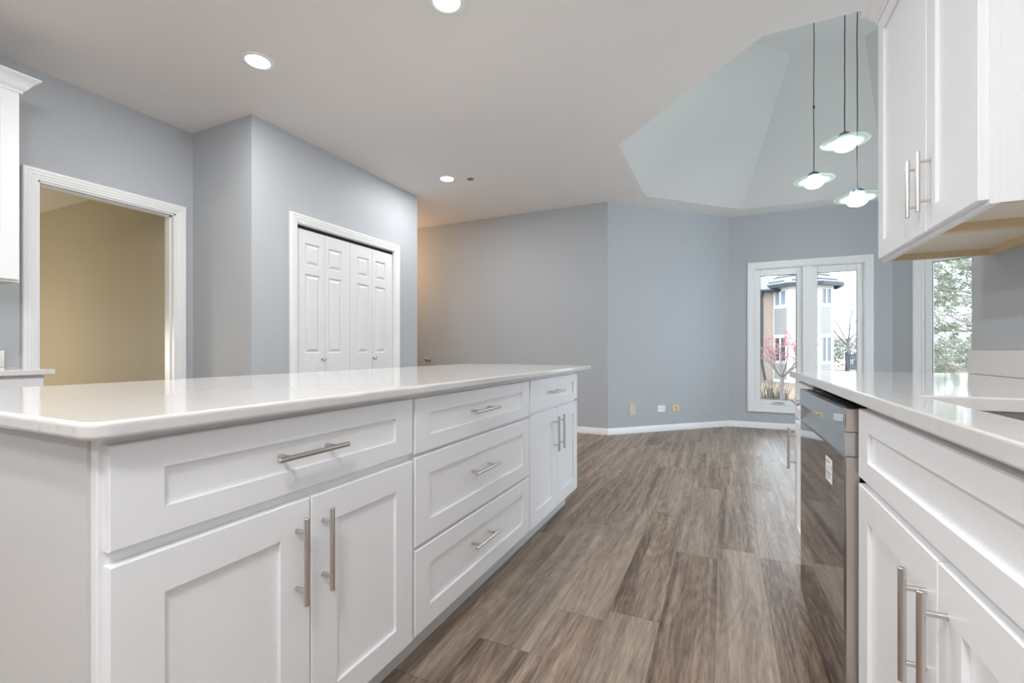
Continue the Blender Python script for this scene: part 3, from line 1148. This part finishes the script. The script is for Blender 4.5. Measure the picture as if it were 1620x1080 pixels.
tag(link('backsplash', bm, M_QUARTZ), 'end of a low white backsplash at the left edge of the view', 'backsplash', 'quartz backsplashes')


# ------------------------------------------------------------------ lamps
def can_light(x, y, label, group='recessed ceiling lights'):
    t = thing('recessed_light', label, 'ceiling light', (x, y, H), group)
    bm = nb()
    lathe(bm, [(0.068, 0.0), (0.068, -0.004), (0.074, -0.007), (0.088, -0.006), (0.094, -0.002), (0.094, 0.0)], (x, y, H), 40)
    link('trim_ring', bm, M_PORC, t, smooth=40)
    bm = nb()
    lathe(bm, [(0.0, -0.003), (0.067, -0.003), (0.067, -0.0005), (0.0, -0.0005)], (x, y, H), 40)
    part_label(link('diffuser', bm, M_LED, t), 'glowing white diffuser')
    ld = bpy.data.lights.new('recessed_lamp', 'AREA')
    ld.shape = 'DISK'
    ld.size = 0.13
    ld.energy = CAN_POWER
    ld.color = CAN_COL
    lo = bpy.data.objects.new('recessed_lamp', ld)
    C.objects.link(lo)
    lo.parent = t
    lo.location = (0, 0, -0.009)
    return t


can_light(-2.606, 1.880, 'recessed ceiling light before the jog in the left wall, largest glowing disc')
can_light(-2.612, 4.000, 'recessed ceiling light near the closet corner, beside the brass sprinkler cover')
can_light(-1.285, 1.965, 'recessed ceiling light cut off by the top edge of the view')
for x, y in ((-2.6, -0.2), (-1.28, -0.2), (-2.6, -1.9), (-0.4, -1.9)):  # extra recessed lights, added unseen to even out the room's brightness
    can_light(x, y, 'added recessed fill light out of view above and behind the camera')

bm = nb()
lathe(bm, [(0.0, -0.012), (0.020, -0.012), (0.033, -0.009), (0.037, -0.005), (0.037, -0.003), (0.030, -0.0025), (0.030, 0.0), (0.0, 0.0)],
      (-2.395, 4.106, H), 28)
tag(link('sprinkler_cover', bm, M_BRASS, smooth=40), 'small round brass sprinkler cover plate on the ceiling', 'sprinkler')


def pendant(x, y, ztop, label, knot=None):
    """ztop: height of the top of the cap"""
    t = thing('pendant_light', label, 'pendant light', (x, y, ztop - 0.2), 'saucer pendant lights')
    bm = nb()
    pts = [(x, y, ztop - 0.004)]
    k = 14
    for i in range(1, k):
        pts.append((x + random.uniform(-.002, .002), y + random.uniform(-.002, .002), ztop + (VT - ztop) * i / k))
    pts.append((x, y, VT - 0.01))
    tube(bm, pts, 0.0036, 8)
    if knot:
        lathe(bm, [(0, -.014), (.008, -.010), (.010, 0), (.007, .010), (0, .013)], (x, y, knot), 12)
    part_label(link('cord', bm, M_CORD, t, smooth=60), 'thin dark brown cord')
    bm = nb()
    lathe(bm, [(0, 0.0), (0.06, 0.0), (0.06, -0.02), (0.0, -0.022)], (x, y, VT), 28)
    link('canopy', bm, M_CAP, t)
    bm = nb()
    R = 0.048
    pr = [(0.0, 0.0), (0.007, 0.0), (0.008, -0.010)]
    for i in range(1, 9):
        a = 0.5 * PI * i / 8
        pr.append((max(0.008, R * math.sin(a)), -0.008 - 0.034 * (1 - math.cos(a))))
    pr += [(R - 0.002, -0.044), (0.0, -0.042)]
    lathe(bm, pr, (x, y, ztop), 32)
    part_label(link('cap', bm, M_CAP, t, smooth=50), 'slate blue domed cap')
    bm = nb()
    lathe(bm, [(0.0, -0.0445), (0.050, -0.0445), (0.052, -0.047), (0.053, -0.068), (0.056, -0.084), (0.0, -0.084)], (x, y, ztop), 32)
    part_label(link('collar', bm, M_PORC, t, smooth=40), 'white porcelain collar')
    # ring glass, origin at its own centre so its bands run round it
    bm = nb()
    lathe(bm, [(0.056, -0.003), (0.090, -0.006), (0.120, -0.003), (0.150, 0.004), (0.160, 0.008), (0.161, 0.011), (0.158, 0.0115),
               (0.149, 0.008), (0.119, 0.001), (0.090, -0.002), (0.056, 0.001), (0.056, -0.003)], (0, 0, 0), 56)
    o = link('glass_ring', bm, M_RING, t, smooth=50)
    o.matrix_parent_inverse = Matrix.Identity(4)
    o.location = (0, 0, 0.2 - 0.092)
    part_label(o, 'wide frosted glass saucer ring')
    bm = nb()
    pr = [(0.0, -0.094), (0.050, -0.094), (0.066, -0.099), (0.072, -0.107)]
    for i in range(0, 9):
        a = 0.5 * PI * i / 8
        pr.append((0.073 * math.cos(a), -0.110 - 0.046 * math.sin(a)))
    lathe(bm, pr, (x, y, ztop), 36)
    part_label(link('bulb', bm, M_BULB, t, smooth=60), 'glowing opal globe')
    return t


pendant(0.728, 4.85, 2.628, 'left pendant light with a knot in its cord, saucer shade', 3.20)
pendant(0.848, 4.30, 2.720, 'highest of the three saucer pendant lights')
pendant(0.985, 4.57, 2.352, 'lowest of the three saucer pendant lights, touching the cabinet edge in view')


def bulb_lamp(name, loc, power, col, size=0.12):
    ld = bpy.data.lights.new(name, 'POINT')
    ld.energy = power
    ld.color = col
    ld.shadow_soft_size = size
    o = bpy.data.objects.new(name, ld)
    C.objects.link(o)
    o.location = loc
    return o


t = thing('added_fill_light', 'added unseen fill light with opal dome over the aisle, above the camera', 'ceiling light', (-0.10, -0.50, H))  # fixture added out of view to brighten ceiling and cabinets
bm = nb()
lathe(bm, [(0, 0), (0.19, 0), (0.19, -0.03), (0.175, -0.035), (0, -0.035)], (-0.10, -0.50, H), 40)
link('base_plate', bm, M_PORC, t, smooth=40)
bm = nb()
lathe(bm, [(0.17, -0.036)] + [(0.17 * math.cos(0.5 * PI * k / 8), -0.05 - 0.10 * math.sin(0.5 * PI * k / 8)) for k in range(9)], (-0.10, -0.50, H), 40)
link('dome', bm, emit('fill_light_dome', CAN_COL, 4.0), t, smooth=50)
fl = bulb_lamp('added_fill_lamp', (-0.10, -0.50, 2.45), FILL_POWER, CAN_COL, 0.15)
bulb_lamp('hall_lamp', (-4.75, 4.88, 2.3), HALL_POWER, (1.0, 0.60, 0.28))
bulb_lamp('den_lamp', (-6.35, 0.75, 0.95), DEN_POWER, (1.0, 0.93, 0.84), 0.35)

# ------------------------------------------------------------------ small wall fittings
DL = Vector((1, 1, 0)).normalized()
NL = Vector((1, -1, 0)).normalized()


def to_bl(s, z, w_):
    p = Vector((P1[0], P1[1], 0)) + DL * s + NL * w_
    return Vector((p.x, p.y, z))


def plate(bm, s0, z0, s1, z1, w0, w1, bev):
    t = bmesh.new()
    box(t, s0, z0, w0, s1, z1, w1, bev, 2)
    for v in t.verts:
        v.co = to_bl(v.co.x, v.co.y, v.co.z)
    merge(bm, t)


bm = nb()
plate(bm, 0.298, 0.222, 0.386, 0.363, 0.0, 0.007, 0.003)
t = tag(link('wall_plate', bm, M_BEIGE), 'almond blank wall plate standing upright, leftmost low on the bay wall', 'wall plate')
M_SCREW = mat('almond_screw', (0.5, 0.44, 0.33), 0.3)
for z in (0.25, 0.335):
    bm = nb()
    tube(bm, [to_bl(0.342, z, 0.006), to_bl(0.342, z, 0.0078)], 0.004, 10)
    link('screw', bm, M_SCREW, t)

bm = nb()
plate(bm, 0.715, 0.243, 0.834, 0.326, 0.0, 0.007, 0.003)
t = tag(link('power_outlet', bm, M_WPLATE), 'white duplex power outlet mounted sideways, between the two yellowish plates', 'outlet')
for s in (0.748, 0.801):
    bm = nb()
    ring = [(s + .017 * math.cos(k * PI / 8) * 0.92, 0.2845 + .019 * math.sin(k * PI / 8)) for k in range(16)]
    a = [bm.verts.new(to_bl(p[0], p[1], 0.0065)) for p in ring]
    b = [bm.verts.new(to_bl(p[0], p[1], 0.009)) for p in ring]
    for i in range(16):
        bm.faces.new((a[i], a[(i + 1) % 16], b[(i + 1) % 16], b[i]))
    bm.faces.new(b)
    f = link('socket', bm, M_WPLATE, t)
    for q in ((s - 0.008, 0.290, s + 0.002, 0.2925), (s - 0.008, 0.2765, s + 0.002, 0.279), (s + 0.006, 0.282, s + 0.011, 0.287)):
        bm = nb()
        plate(bm, *q, 0.0085, 0.0096, 0)
        link('slot', bm, M_SLOT, f)

bm = nb()
plate(bm, 0.940, 0.244, 1.060, 0.324, 0.0, 0.007, 0.003)
t = tag(link('cable_plate', bm, M_YELLOW), 'yellow ivory cable plate mounted sideways with a dark jack in its middle', 'wall plate')
bm = nb()
cc = to_bl(1.0, 0.284, 0.0)
ax = [to_bl(1.0, 0.284, w_) for w_ in (0.006, 0.016)]
tube(bm, ax, 0.0065, 12)
link('jack', bm, M_SLOT, t, smooth=40)

bm = nb()
lathe(bm, [(0, 0), (0.033, 0), (0.033, -0.005), (0.016, -0.010), (0.013, -0.03), (0.022, -0.040), (0.029, -0.052), (0.027, -0.064), (0.016, -0.072), (0, -0.074)],
      (-3.86, YF, 0.886), 28, 'y')
tag(link('door_knob', bm, M_NICKEL, smooth=40), 'round satin nickel knob on the warm-lit far wall beside the closet corner', 'knob')

# ------------------------------------------------------------------ outdoors
GZ = -0.95


def noise_mat(name, c1, c2, scale, rough=0.9, detail=5):
    m = mat(name, c1, rough, 0, 0.2)
    g = G(m)
    f = g.noise(g.obj(), scale, detail, 0.6)
    g.l(g.mix(f, c1, c2), g.b.inputs['Base Color'])
    return m


M_LAWN = noise_mat('dry_lawn_and_mulch', (0.27, 0.20, 0.15), (0.17, 0.125, 0.085), 1.6)
M_STUCCO = mat('white_stucco', (0.60, 0.59, 0.56), 0.9)
M_SHINGLE = noise_mat('grey_slate_shingle', (0.18, 0.185, 0.20), (0.27, 0.275, 0.30), 5.0)
M_GUTTER = mat('dark_gutter', (0.03, 0.032, 0.036), 0.5)
M_BARK = noise_mat('pale_grey_bark', (0.20, 0.18, 0.17), (0.13, 0.115, 0.105), 20)
M_TWIG = noise_mat('grey_brown_twig', (0.36, 0.33, 0.30), (0.26, 0.235, 0.21), 9)
M_BUD = noise_mat('dusty_pink_buds', (0.34, 0.125, 0.13), (0.42, 0.21, 0.21), 6)
M_NEEDLE = noise_mat('pale_pine_needles', (0.20, 0.235, 0.155), (0.30, 0.31, 0.24), 2.0)
M_BRUSH = noise_mat('dry_brush', (0.16, 0.13, 0.10), (0.08, 0.068, 0.058), 8)
M_FENCE = mat('grey_stained_fence', (0.07, 0.073, 0.08), 0.8)
M_HEDGE = noise_mat('far_grey_green_foliage', (0.28, 0.30, 0.24), (0.36, 0.36, 0.31), 1.5)
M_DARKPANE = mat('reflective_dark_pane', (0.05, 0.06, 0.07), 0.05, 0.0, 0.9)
M_PALEPANE = mat('pane_with_painted_sky', (0.22, 0.26, 0.31), 0.05, 0.0, 0.9)  # the sky's reflection is put into this base colour
M_STONE = noise_mat('pale_concrete', (0.42, 0.43, 0.44), (0.48, 0.48, 0.48), 3)


def brick_mat():
    m = mat('tan_brick', (0.6, 0.45, 0.36), 0.9)
    g = G(m)
    br = g.n('ShaderNodeTexBrick', i_Scale=4.0)
    br.inputs['Color1'].default_value = (0.36, 0.275, 0.22, 1)
    br.inputs['Color2'].default_value = (0.30, 0.22, 0.175, 1)
    br.inputs['Mortar'].default_value = (0.36, 0.33, 0.30, 1)
    s = g.n('ShaderNodeSeparateXYZ'); g.l(g.obj(), s.inputs[0])
    cv = g.n('ShaderNodeCombineXYZ')
    g.l(g.math('ADD', s.outputs[0], s.outputs[1]), cv.inputs[0]); g.l(s.outputs[2], cv.inputs[1])
    g.l(cv.outputs[0], br.inputs['Vector'])
    g.l(br.outputs[0], g.b.inputs['Base Color'])
    return m


def siding_mat():
    m = mat('grey_lap_siding', (0.66, 0.64, 0.60), 0.8)
    g = G(m)
    s = g.n('ShaderNodeSeparateXYZ'); g.l(g.obj(), s.inputs[0])
    f = g.math('FRACT', g.math('MULTIPLY', s.outputs[2], 6.6))
    g.l(g.ramp(f, [(0.0, (0.15, 0.14, 0.13)), (0.14, (0.29, 0.28, 0.265)), (1.0, (0.29, 0.28, 0.265))]), g.b.inputs['Base Color'])
    return m


M_BRICK = brick_mat()
M_SIDING = siding_mat()

bm = nb()
g0 = [(-40, 7.2), (45, 7.2), (45, 80), (-40, 80)]
bm.faces.new([bm.verts.new((p[0], p[1], GZ)) for p in g0])
struct(link('ground', bm, M_LAWN))
bm = nb()
box(bm, -3, 7.4, GZ, 6, 9.2, GZ + 0.06)
struct(link('ground_patio', bm, M_STONE))

# house with a faceted stair turret
hroot = thing('house', 'neighbouring brick house with white turret and slate roof, seen through the bay window', 'house', far(17.5, 29, GZ))
s_ = 1.36
v1 = Vector((16.72, 27.3))
dirs = [math.radians(a) for a in (-70, -25, 20, 65, 110, 155, 200, 245)]
pts = [None] * 8
pts[1] = v1
for k in range(1, 7):
    pts[k + 1] = pts[k] + Vector((math.cos(dirs[k]), math.sin(dirs[k]))) * s_
pts[0] = v1 - Vector((math.cos(dirs[0]), math.sin(dirs[0]))) * s_
tc = sum(pts, Vector((0, 0))) / 8
EZ = 4.98
bm = nb()
prism(bm, [far(p.x, p.y)[:2] for p in pts], GZ, EZ)
turret = part_label(link('turret', bm, M_STUCCO, hroot), 'white rendered turret')
bm = nb()
eo = [tc + (p - tc) * 1.26 for p in pts]
ring0 = [bm.verts.new(far(p.x, p.y, EZ + 0.02)) for p in eo]
ap = bm.verts.new(far(tc.x, tc.y, EZ + 1.75))
for i in range(8):
    bm.faces.new((ring0[i], ring0[(i + 1) % 8], ap))
bm.faces.new(ring0)
troof = part_label(link('turret_roof', bm, M_SHINGLE, hroot), 'grey shingled turret roof')
# shingle course lines as raised ribs
bm = nb()
for fr in (0.12, 0.30, 0.48, 0.66):
    rr = [far((tc + (p - tc) * (1.26 * (1 - fr) + 0.02)).x, (tc + (p - tc) * (1.26 * (1 - fr) + 0.02)).y, EZ + 0.02 + 1.73 * fr) for p in pts]
    for i in range(8):
        tube(bm, [rr[i], rr[(i + 1) % 8]], 0.03, 4, False)
link('shingle_course', bm, M_GUTTER, troof)
bm = nb()
go = [tc + (p - tc) * 1.29 for p in pts]
gi = [tc + (p - tc) * 1.20 for p in pts]
for i in range(8):
    j = (i + 1) % 8
    a, b, c, d = (far(q.x, q.y)[:2] for q in (go[i], go[j], gi[j], gi[i]))
    prism(bm, [a, b, c, d], EZ - 0.17, EZ + 0.05)
part_label(link('gutter', bm, M_GUTTER, hroot), 'dark gutter round the turret eave')


def facet_rect(bm, i, f0, f1, z0, z1, out, th):
    a, b = pts[i], pts[(i + 1) % 8]
    d = b - a
    n2 = Vector((d.y, -d.x)).normalized()
    if n2.dot((a + b) / 2 - tc) < 0:
        n2 = -n2
    q0, q1 = a + d * f0, a + d * f1
    P = [q0 + n2 * out, q1 + n2 * out, q1 + n2 * (out + th), q0 + n2 * (out + th)]
    prism(bm, [far(p.x, p.y)[:2] for p in P], z0, z1)


for i in (0, 1, 2):
    for (za, zb) in ((3.79, 4.64), (0.37, 1.76)):
        bm = nb()
        for q in ((0.20, 0.24, za - 0.05, zb + 0.05), (0.76, 0.80, za - 0.05, zb + 0.05), (0.46, 0.54, za, zb),
                  (0.24, 0.76, za - 0.05, za), (0.24, 0.76, zb, zb + 0.05)):
            facet_rect(bm, i, q[0], q[1], q[2], q[3], 0.0, 0.05)
        wf = link('window_frame', bm, M_STUCCO, turret)
        for (fa, fb) in ((0.24, 0.46), (0.54, 0.76)):
            bm = nb()
            facet_rect(bm, i, fa, fb, za, zb, 0.0, 0.015)
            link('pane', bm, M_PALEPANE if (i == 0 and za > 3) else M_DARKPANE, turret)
    for (za, zb) in ((1.98, 3.58), (-0.75, 0.18)):
        bm = nb()
        facet_rect(bm, i, 0.19, 0.81, za, zb, 0.0, 0.02)
        part_label(link('siding_panel', bm, M_SIDING, turret), 'grey lap siding panel')


def quad_wall(bm, a, b, th, z0, z1):
    d = (b - a).normalized()
    n2 = Vector((-d.y, d.x))
    prism(bm, [far(p.x, p.y)[:2] for p in (a, b, b + n2 * th, a + n2 * th)], z0, z1)


bm = nb()
MA, MB_ = Vector((9.5, 28.8)), Vector((16.55, 28.4))
quad_wall(bm, MA, MB_, 5.0, GZ, 4.75)
part_label(link('brick_wall', bm, M_BRICK, hroot), 'tan brick wall left of the turret')
bm = nb()
quad_wall(bm, Vector((18.6, 29.6)), Vector((20.45, 29.9)), 3.0, GZ, 4.2)
part_label(link('brick_wall', bm, M_BRICK, hroot), 'tan brick wall right of the turret')
bm = nb()
rv = [far(9.0, 28.4, 4.72), far(16.9, 27.95, 4.72), far(17.3, 33.6, 4.72), far(9.4, 34.0, 4.72), far(12.0, 31.2, 7.6), far(14.6, 31.0, 7.6)]
rv = [bm.verts.new(v) for v in rv]
for f in ((0, 1, 5, 4), (1, 2, 5), (2, 3, 4, 5), (3, 0, 4), (0, 3, 2, 1)):
    bm.faces.new([rv[i] for i in f])
part_label(link('main_roof', bm, M_SHINGLE, hroot), 'grey slate main roof')
bm = nb()
rv = [far(18.3, 29.3, 4.15), far(20.8, 29.55, 4.15), far(20.6, 33.2, 4.15), far(18.1, 33.0, 4.15), far(18.6, 31.0, 5.6), far(19.6, 31.2, 5.6)]
rv = [bm.verts.new(v) for v in rv]
for f in ((0, 1, 5, 4), (1, 2, 5), (2, 3, 4, 5), (3, 0, 4), (0, 3, 2, 1)):
    bm.faces.new([rv[i] for i in f])
part_label(link('side_roof', bm, M_SHINGLE, hroot), 'grey slate roof of the lower wing')
bm = nb()
tube(bm, [far(9.0, 28.35, 4.68), far(16.6, 27.95, 4.68)], 0.09, 8)
link('gutter', bm, M_GUTTER, hroot)
bm = nb()
tube(bm, [far(18.3, 29.25, 4.12), far(20.85, 29.5, 4.12)], 0.09, 8)
link('gutter', bm, M_GUTTER, hroot)
bm = nb()
tube(bm, [far(15.55, 28.15, 4.65), far(15.55, 28.30, 4.3), far(15.55, 28.30, 0.2), far(15.7, 28.2, GZ + 0.1)], 0.07, 8)
part_label(link('downspout', bm, M_GUTTER, hroot), 'dark downspout on the brick wall')
bm = nb()
quad_wall(bm, Vector((20.9, 30.6)), Vector((21.35, 30.65)), 0.7, 4.0, 7.4)
part_label(link('chimney', bm, M_BRICK, hroot), 'brick chimney')


# trees --------------------------------------------------------------
def grow(bm, p, d, length, r, depth, tips, spread=0.6, up=0.15, nseg=3, shrink=0.72, kids=(2, 3), rnd=None):
    rnd = rnd or random
    pts_, rs = [p.copy()], [r]
    q, dd = p.copy(), d.copy()
    for i in range(nseg):
        dd = (dd + Vector((rnd.uniform(-1, 1), rnd.uniform(-1, 1), rnd.uniform(-1, 1))) * 0.16 + Vector((0, 0, up * 0.3))).normalized()
        q = q + dd * (length / nseg)
        pts_.append(q.copy())
        rs.append(r * (1 - 0.35 * (i + 1) / nseg))
    tube(bm, pts_, rs, 6 if r > 0.01 else 4, True)
    if depth == 0:
        tips.append((pts_, dd))
        return
    tips.append((pts_[1:], dd)) if depth <= 2 else None
    for k in range(rnd.randint(*kids)):
        ax = Vector((rnd.uniform(-1, 1), rnd.uniform(-1, 1), rnd.uniform(-0.6, 0.9))).normalized()
        nd = (dd + ax * spread).normalized()
        st = pts_[-1] if k == 0 else pts_[rnd.randint(1, len(pts_) - 1)]
        grow(bm, st, nd, length * shrink * rnd.uniform(0.8, 1.15), rs[-1] * 0.72, depth - 1, tips, spread, up, nseg, shrink, kids, rnd)


# ornamental tree with pink buds in front of the window
TD = 11.6
tb = far((1237 - 810) / 720 * TD, TD, GZ)
t = thing('blossom_tree', 'small ornamental tree with pink buds outside the left window sash', 'tree', tb)
rnd = random.Random(11)
bm = nb()
fork = tb + Vector((0.0, 0.0, 1.27))
tube(bm, [tb, tb + Vector((0.02, 0, 0.5)), tb + Vector((-0.01, 0, 0.95)), fork + Vector((0.01, 0, 0.03))], [0.062, 0.050, 0.044, 0.046], 10)
link('trunk', bm, M_BARK, t, smooth=60)
tips = []
bm = nb()
for k in range(8):
    a = 2 * PI * k / 8 + rnd.uniform(-.2, .2)
    el = 0.65 if k % 2 else 1.15
    d = Vector((math.cos(a), math.sin(a), el)).normalized()
    grow(bm, fork, d, 0.54, 0.021, 3, tips, 0.55, 0.25, 3, 0.70, (2, 3), rnd)
link('branches', bm, M_BARK, t, smooth=60)
bm = nb()
for pts_, dd in tips:
    for p in pts_[-3:]:
        for _ in range(3):
            if rnd.random() < 0.5:
                continue
            q = p + Vector((rnd.uniform(-1, 1), rnd.uniform(-1, 1), rnd.uniform(-1, 1))) * 0.045
            tt = bmesh.new()
            bmesh.ops.create_icosphere(tt, subdivisions=1, radius=rnd.uniform(0.010, 0.020))
            merge(bm, tt, 0, Matrix.Translation(q))
part_label(link('buds', bm, M_BUD, t), 'dusty pink buds')


# evergreen whose bare lower limbs and needle tufts fill the right-hand window
def evergreen(base, height, label, seed, dens, r0=2.3):
    rnd = random.Random(seed)
    t = thing('pine_tree', label, 'tree', base)
    bm = nb()
    tube(bm, [base, base + Vector((0.05, 0, height * .5)), base + Vector((0, 0.05, height))], [0.17, 0.12, 0.03], 10)
    link('trunk', bm, M_TWIG, t, smooth=60)
    bm = nb()
    tips = []
    n = int(height * dens)
    hz = min(height - 0.8, 5.5)
    for k in range(n):
        z = 0.4 + hz * k / n
        a = k * 2.399 + rnd.uniform(-.3, .3)
        ln = r0 * (1 - 0.75 * z / height) * rnd.uniform(0.7, 1.1)
        d = Vector((math.cos(a), math.sin(a), rnd.uniform(-0.15, 0.35))).normalized()
        grow(bm, base + Vector((0, 0, z)), d, ln * 0.5, 0.020, 3, tips, 0.55, 0.05, 3, 0.66, (2, 3), rnd)
    link('branches', bm, M_TWIG, t, smooth=60)
    bm = nb()
    for pts_, dd in tips:
        for p in pts_:
            if rnd.random() < 0.45:
                continue
            for _ in range(9):
                v = (dd * 0.7 + Vector((rnd.uniform(-1, 1), rnd.uniform(-1, 1), rnd.uniform(-1, 1)))).normalized()
                ln = rnd.uniform(0.08, 0.17)
                sd = v.cross(Vector((rnd.uniform(-1, 1), rnd.uniform(-1, 1), 0.3))).normalized() * 0.009
                q = p + Vector((rnd.uniform(-1, 1), rnd.uniform(-1, 1), rnd.uniform(-1, 1))) * 0.03
                bm.faces.new([bm.verts.new(q - sd), bm.verts.new(q + sd), bm.verts.new(q + v * ln)])
    part_label(link('needles', bm, M_NEEDLE, t), 'pale green needle tufts')
    return t


evergreen(far(10.95, 10.2, GZ), 7.5, 'pale evergreen with tangled bare limbs outside the right-hand window', 5, 13.0, 3.0)
evergreen(far(15.7, 14.6, GZ), 9.0, 'second evergreen standing behind the first outside the right-hand window', 9, 10.0, 4.2)

# bare tree by the house
t = thing('bare_tree', 'leafless grey tree beyond the house turret', 'tree', far(29.5, 40.0, GZ))
rnd = random.Random(4)
bm = nb()
b0 = far(29.5, 40.0, GZ)
tube(bm, [b0, b0 + Vector((0.1, 0, 1.6)), b0 + Vector((0.0, 0, 3.0))], [0.17, 0.14, 0.11], 8)
link('trunk', bm, M_BARK, t, smooth=60)
bm = nb()
tips = []
for k in range(9):
    a = 2 * PI * k / 9
    grow(bm, b0 + Vector((0, 0, 1.6 + 0.16 * k)), Vector((math.cos(a), math.sin(a), 0.9)).normalized(), 3.0, 0.055, 4, tips, 0.5, 0.2, 3, 0.72, (2, 3), rnd)
link('branches', bm, M_BARK, t)

# brush heap and dry shrub
t = thing('brush_heap', 'heap of dry brush on the ground left of the blossom tree', 'brush', far(9.3, 16.0, GZ))
rnd = random.Random(3)
bm = nb()
for k in range(150):
    a = rnd.uniform(0, 2 * PI)
    rr = rnd.uniform(0, 0.9)
    p = far(9.15 + rr * math.cos(a), 16.0 + 0.6 * rr * math.sin(a), GZ)
    h = rnd.uniform(0.3, 1.0) * (1.1 - 0.6 * rr)
    q = p + Vector((rnd.uniform(-.35, .35), rnd.uniform(-.3, .3), h))
    tube(bm, [p, (p + q) / 2 + Vector((rnd.uniform(-.06, .06), 0, 0)), q], [0.014, 0.01, 0.004], 4)
link('twigs', bm, M_BRUSH, t)

# grey deck railing
FA, FB = Vector((20.6, 28.0)), Vector((24.5, 28.6))
t = thing('deck_railing', 'grey wooden deck railing to the right of the turret', 'railing', far(22.5, 28.3, GZ))
dd = FB - FA
for (z0, z1) in ((0.70, 0.80), (-0.18, -0.08)):
    bm = nb()
    quad_wall(bm, FA, FB, 0.08, z0, z1)
    link('rail', bm, M_FENCE, t)
for k in range(4):
    p = FA + dd * (k / 3)
    bm = nb()
    quad_wall(bm, p, p + dd.normalized() * 0.12, 0.12, GZ, 0.92)
    link('post', bm, M_FENCE, t)
for k in range(30):
    p = FA + dd * ((k + 0.5) / 30)
    bm = nb()
    quad_wall(bm, p, p + dd.normalized() * 0.075, 0.04, -0.08, 0.70)
    link('picket', bm, M_FENCE, t)

# distant tree line
rnd = random.Random(2)
for k in range(4):
    lat = 30.5 + k * 5.0
    dp_ = 44 + (k % 2) * 1.5
    t = thing('distant_tree', 'grey-green tree in the distant row behind the deck railing', 'tree', far(lat, dp_, GZ), 'distant tree row')
    bm = nb()
    for j in range(1500):
        r_ = rnd.random() ** 0.5
        a_, b_ = rnd.uniform(0, 2 * PI), rnd.uniform(-1, 1)
        c = far(lat + 1.9 * r_ * math.cos(a_) * math.sqrt(1 - b_ * b_ * .6), dp_ + 1.1 * r_ * math.sin(a_), GZ + 1.9 + 1.5 * r_ * b_)
        v = Vector((rnd.uniform(-1, 1), rnd.uniform(-1, 1), rnd.uniform(-1, 1))).normalized() * rnd.uniform(0.08, 0.2)
        u_ = v.cross(Vector((rnd.uniform(-1, 1), rnd.uniform(-1, 1), rnd.uniform(-1, 1)))).normalized() * rnd.uniform(0.05, 0.12)
        bm.faces.new([bm.verts.new(c - v), bm.verts.new(c + u_), bm.verts.new(c + v), bm.verts.new(c - u_)])
    link('crown', bm, M_HEDGE, t)
    bm = nb()
    tube(bm, [far(lat, dp_, GZ), far(lat, dp_, GZ + 1.5)], 0.2, 8)
    link('trunk', bm, M_TWIG, t)
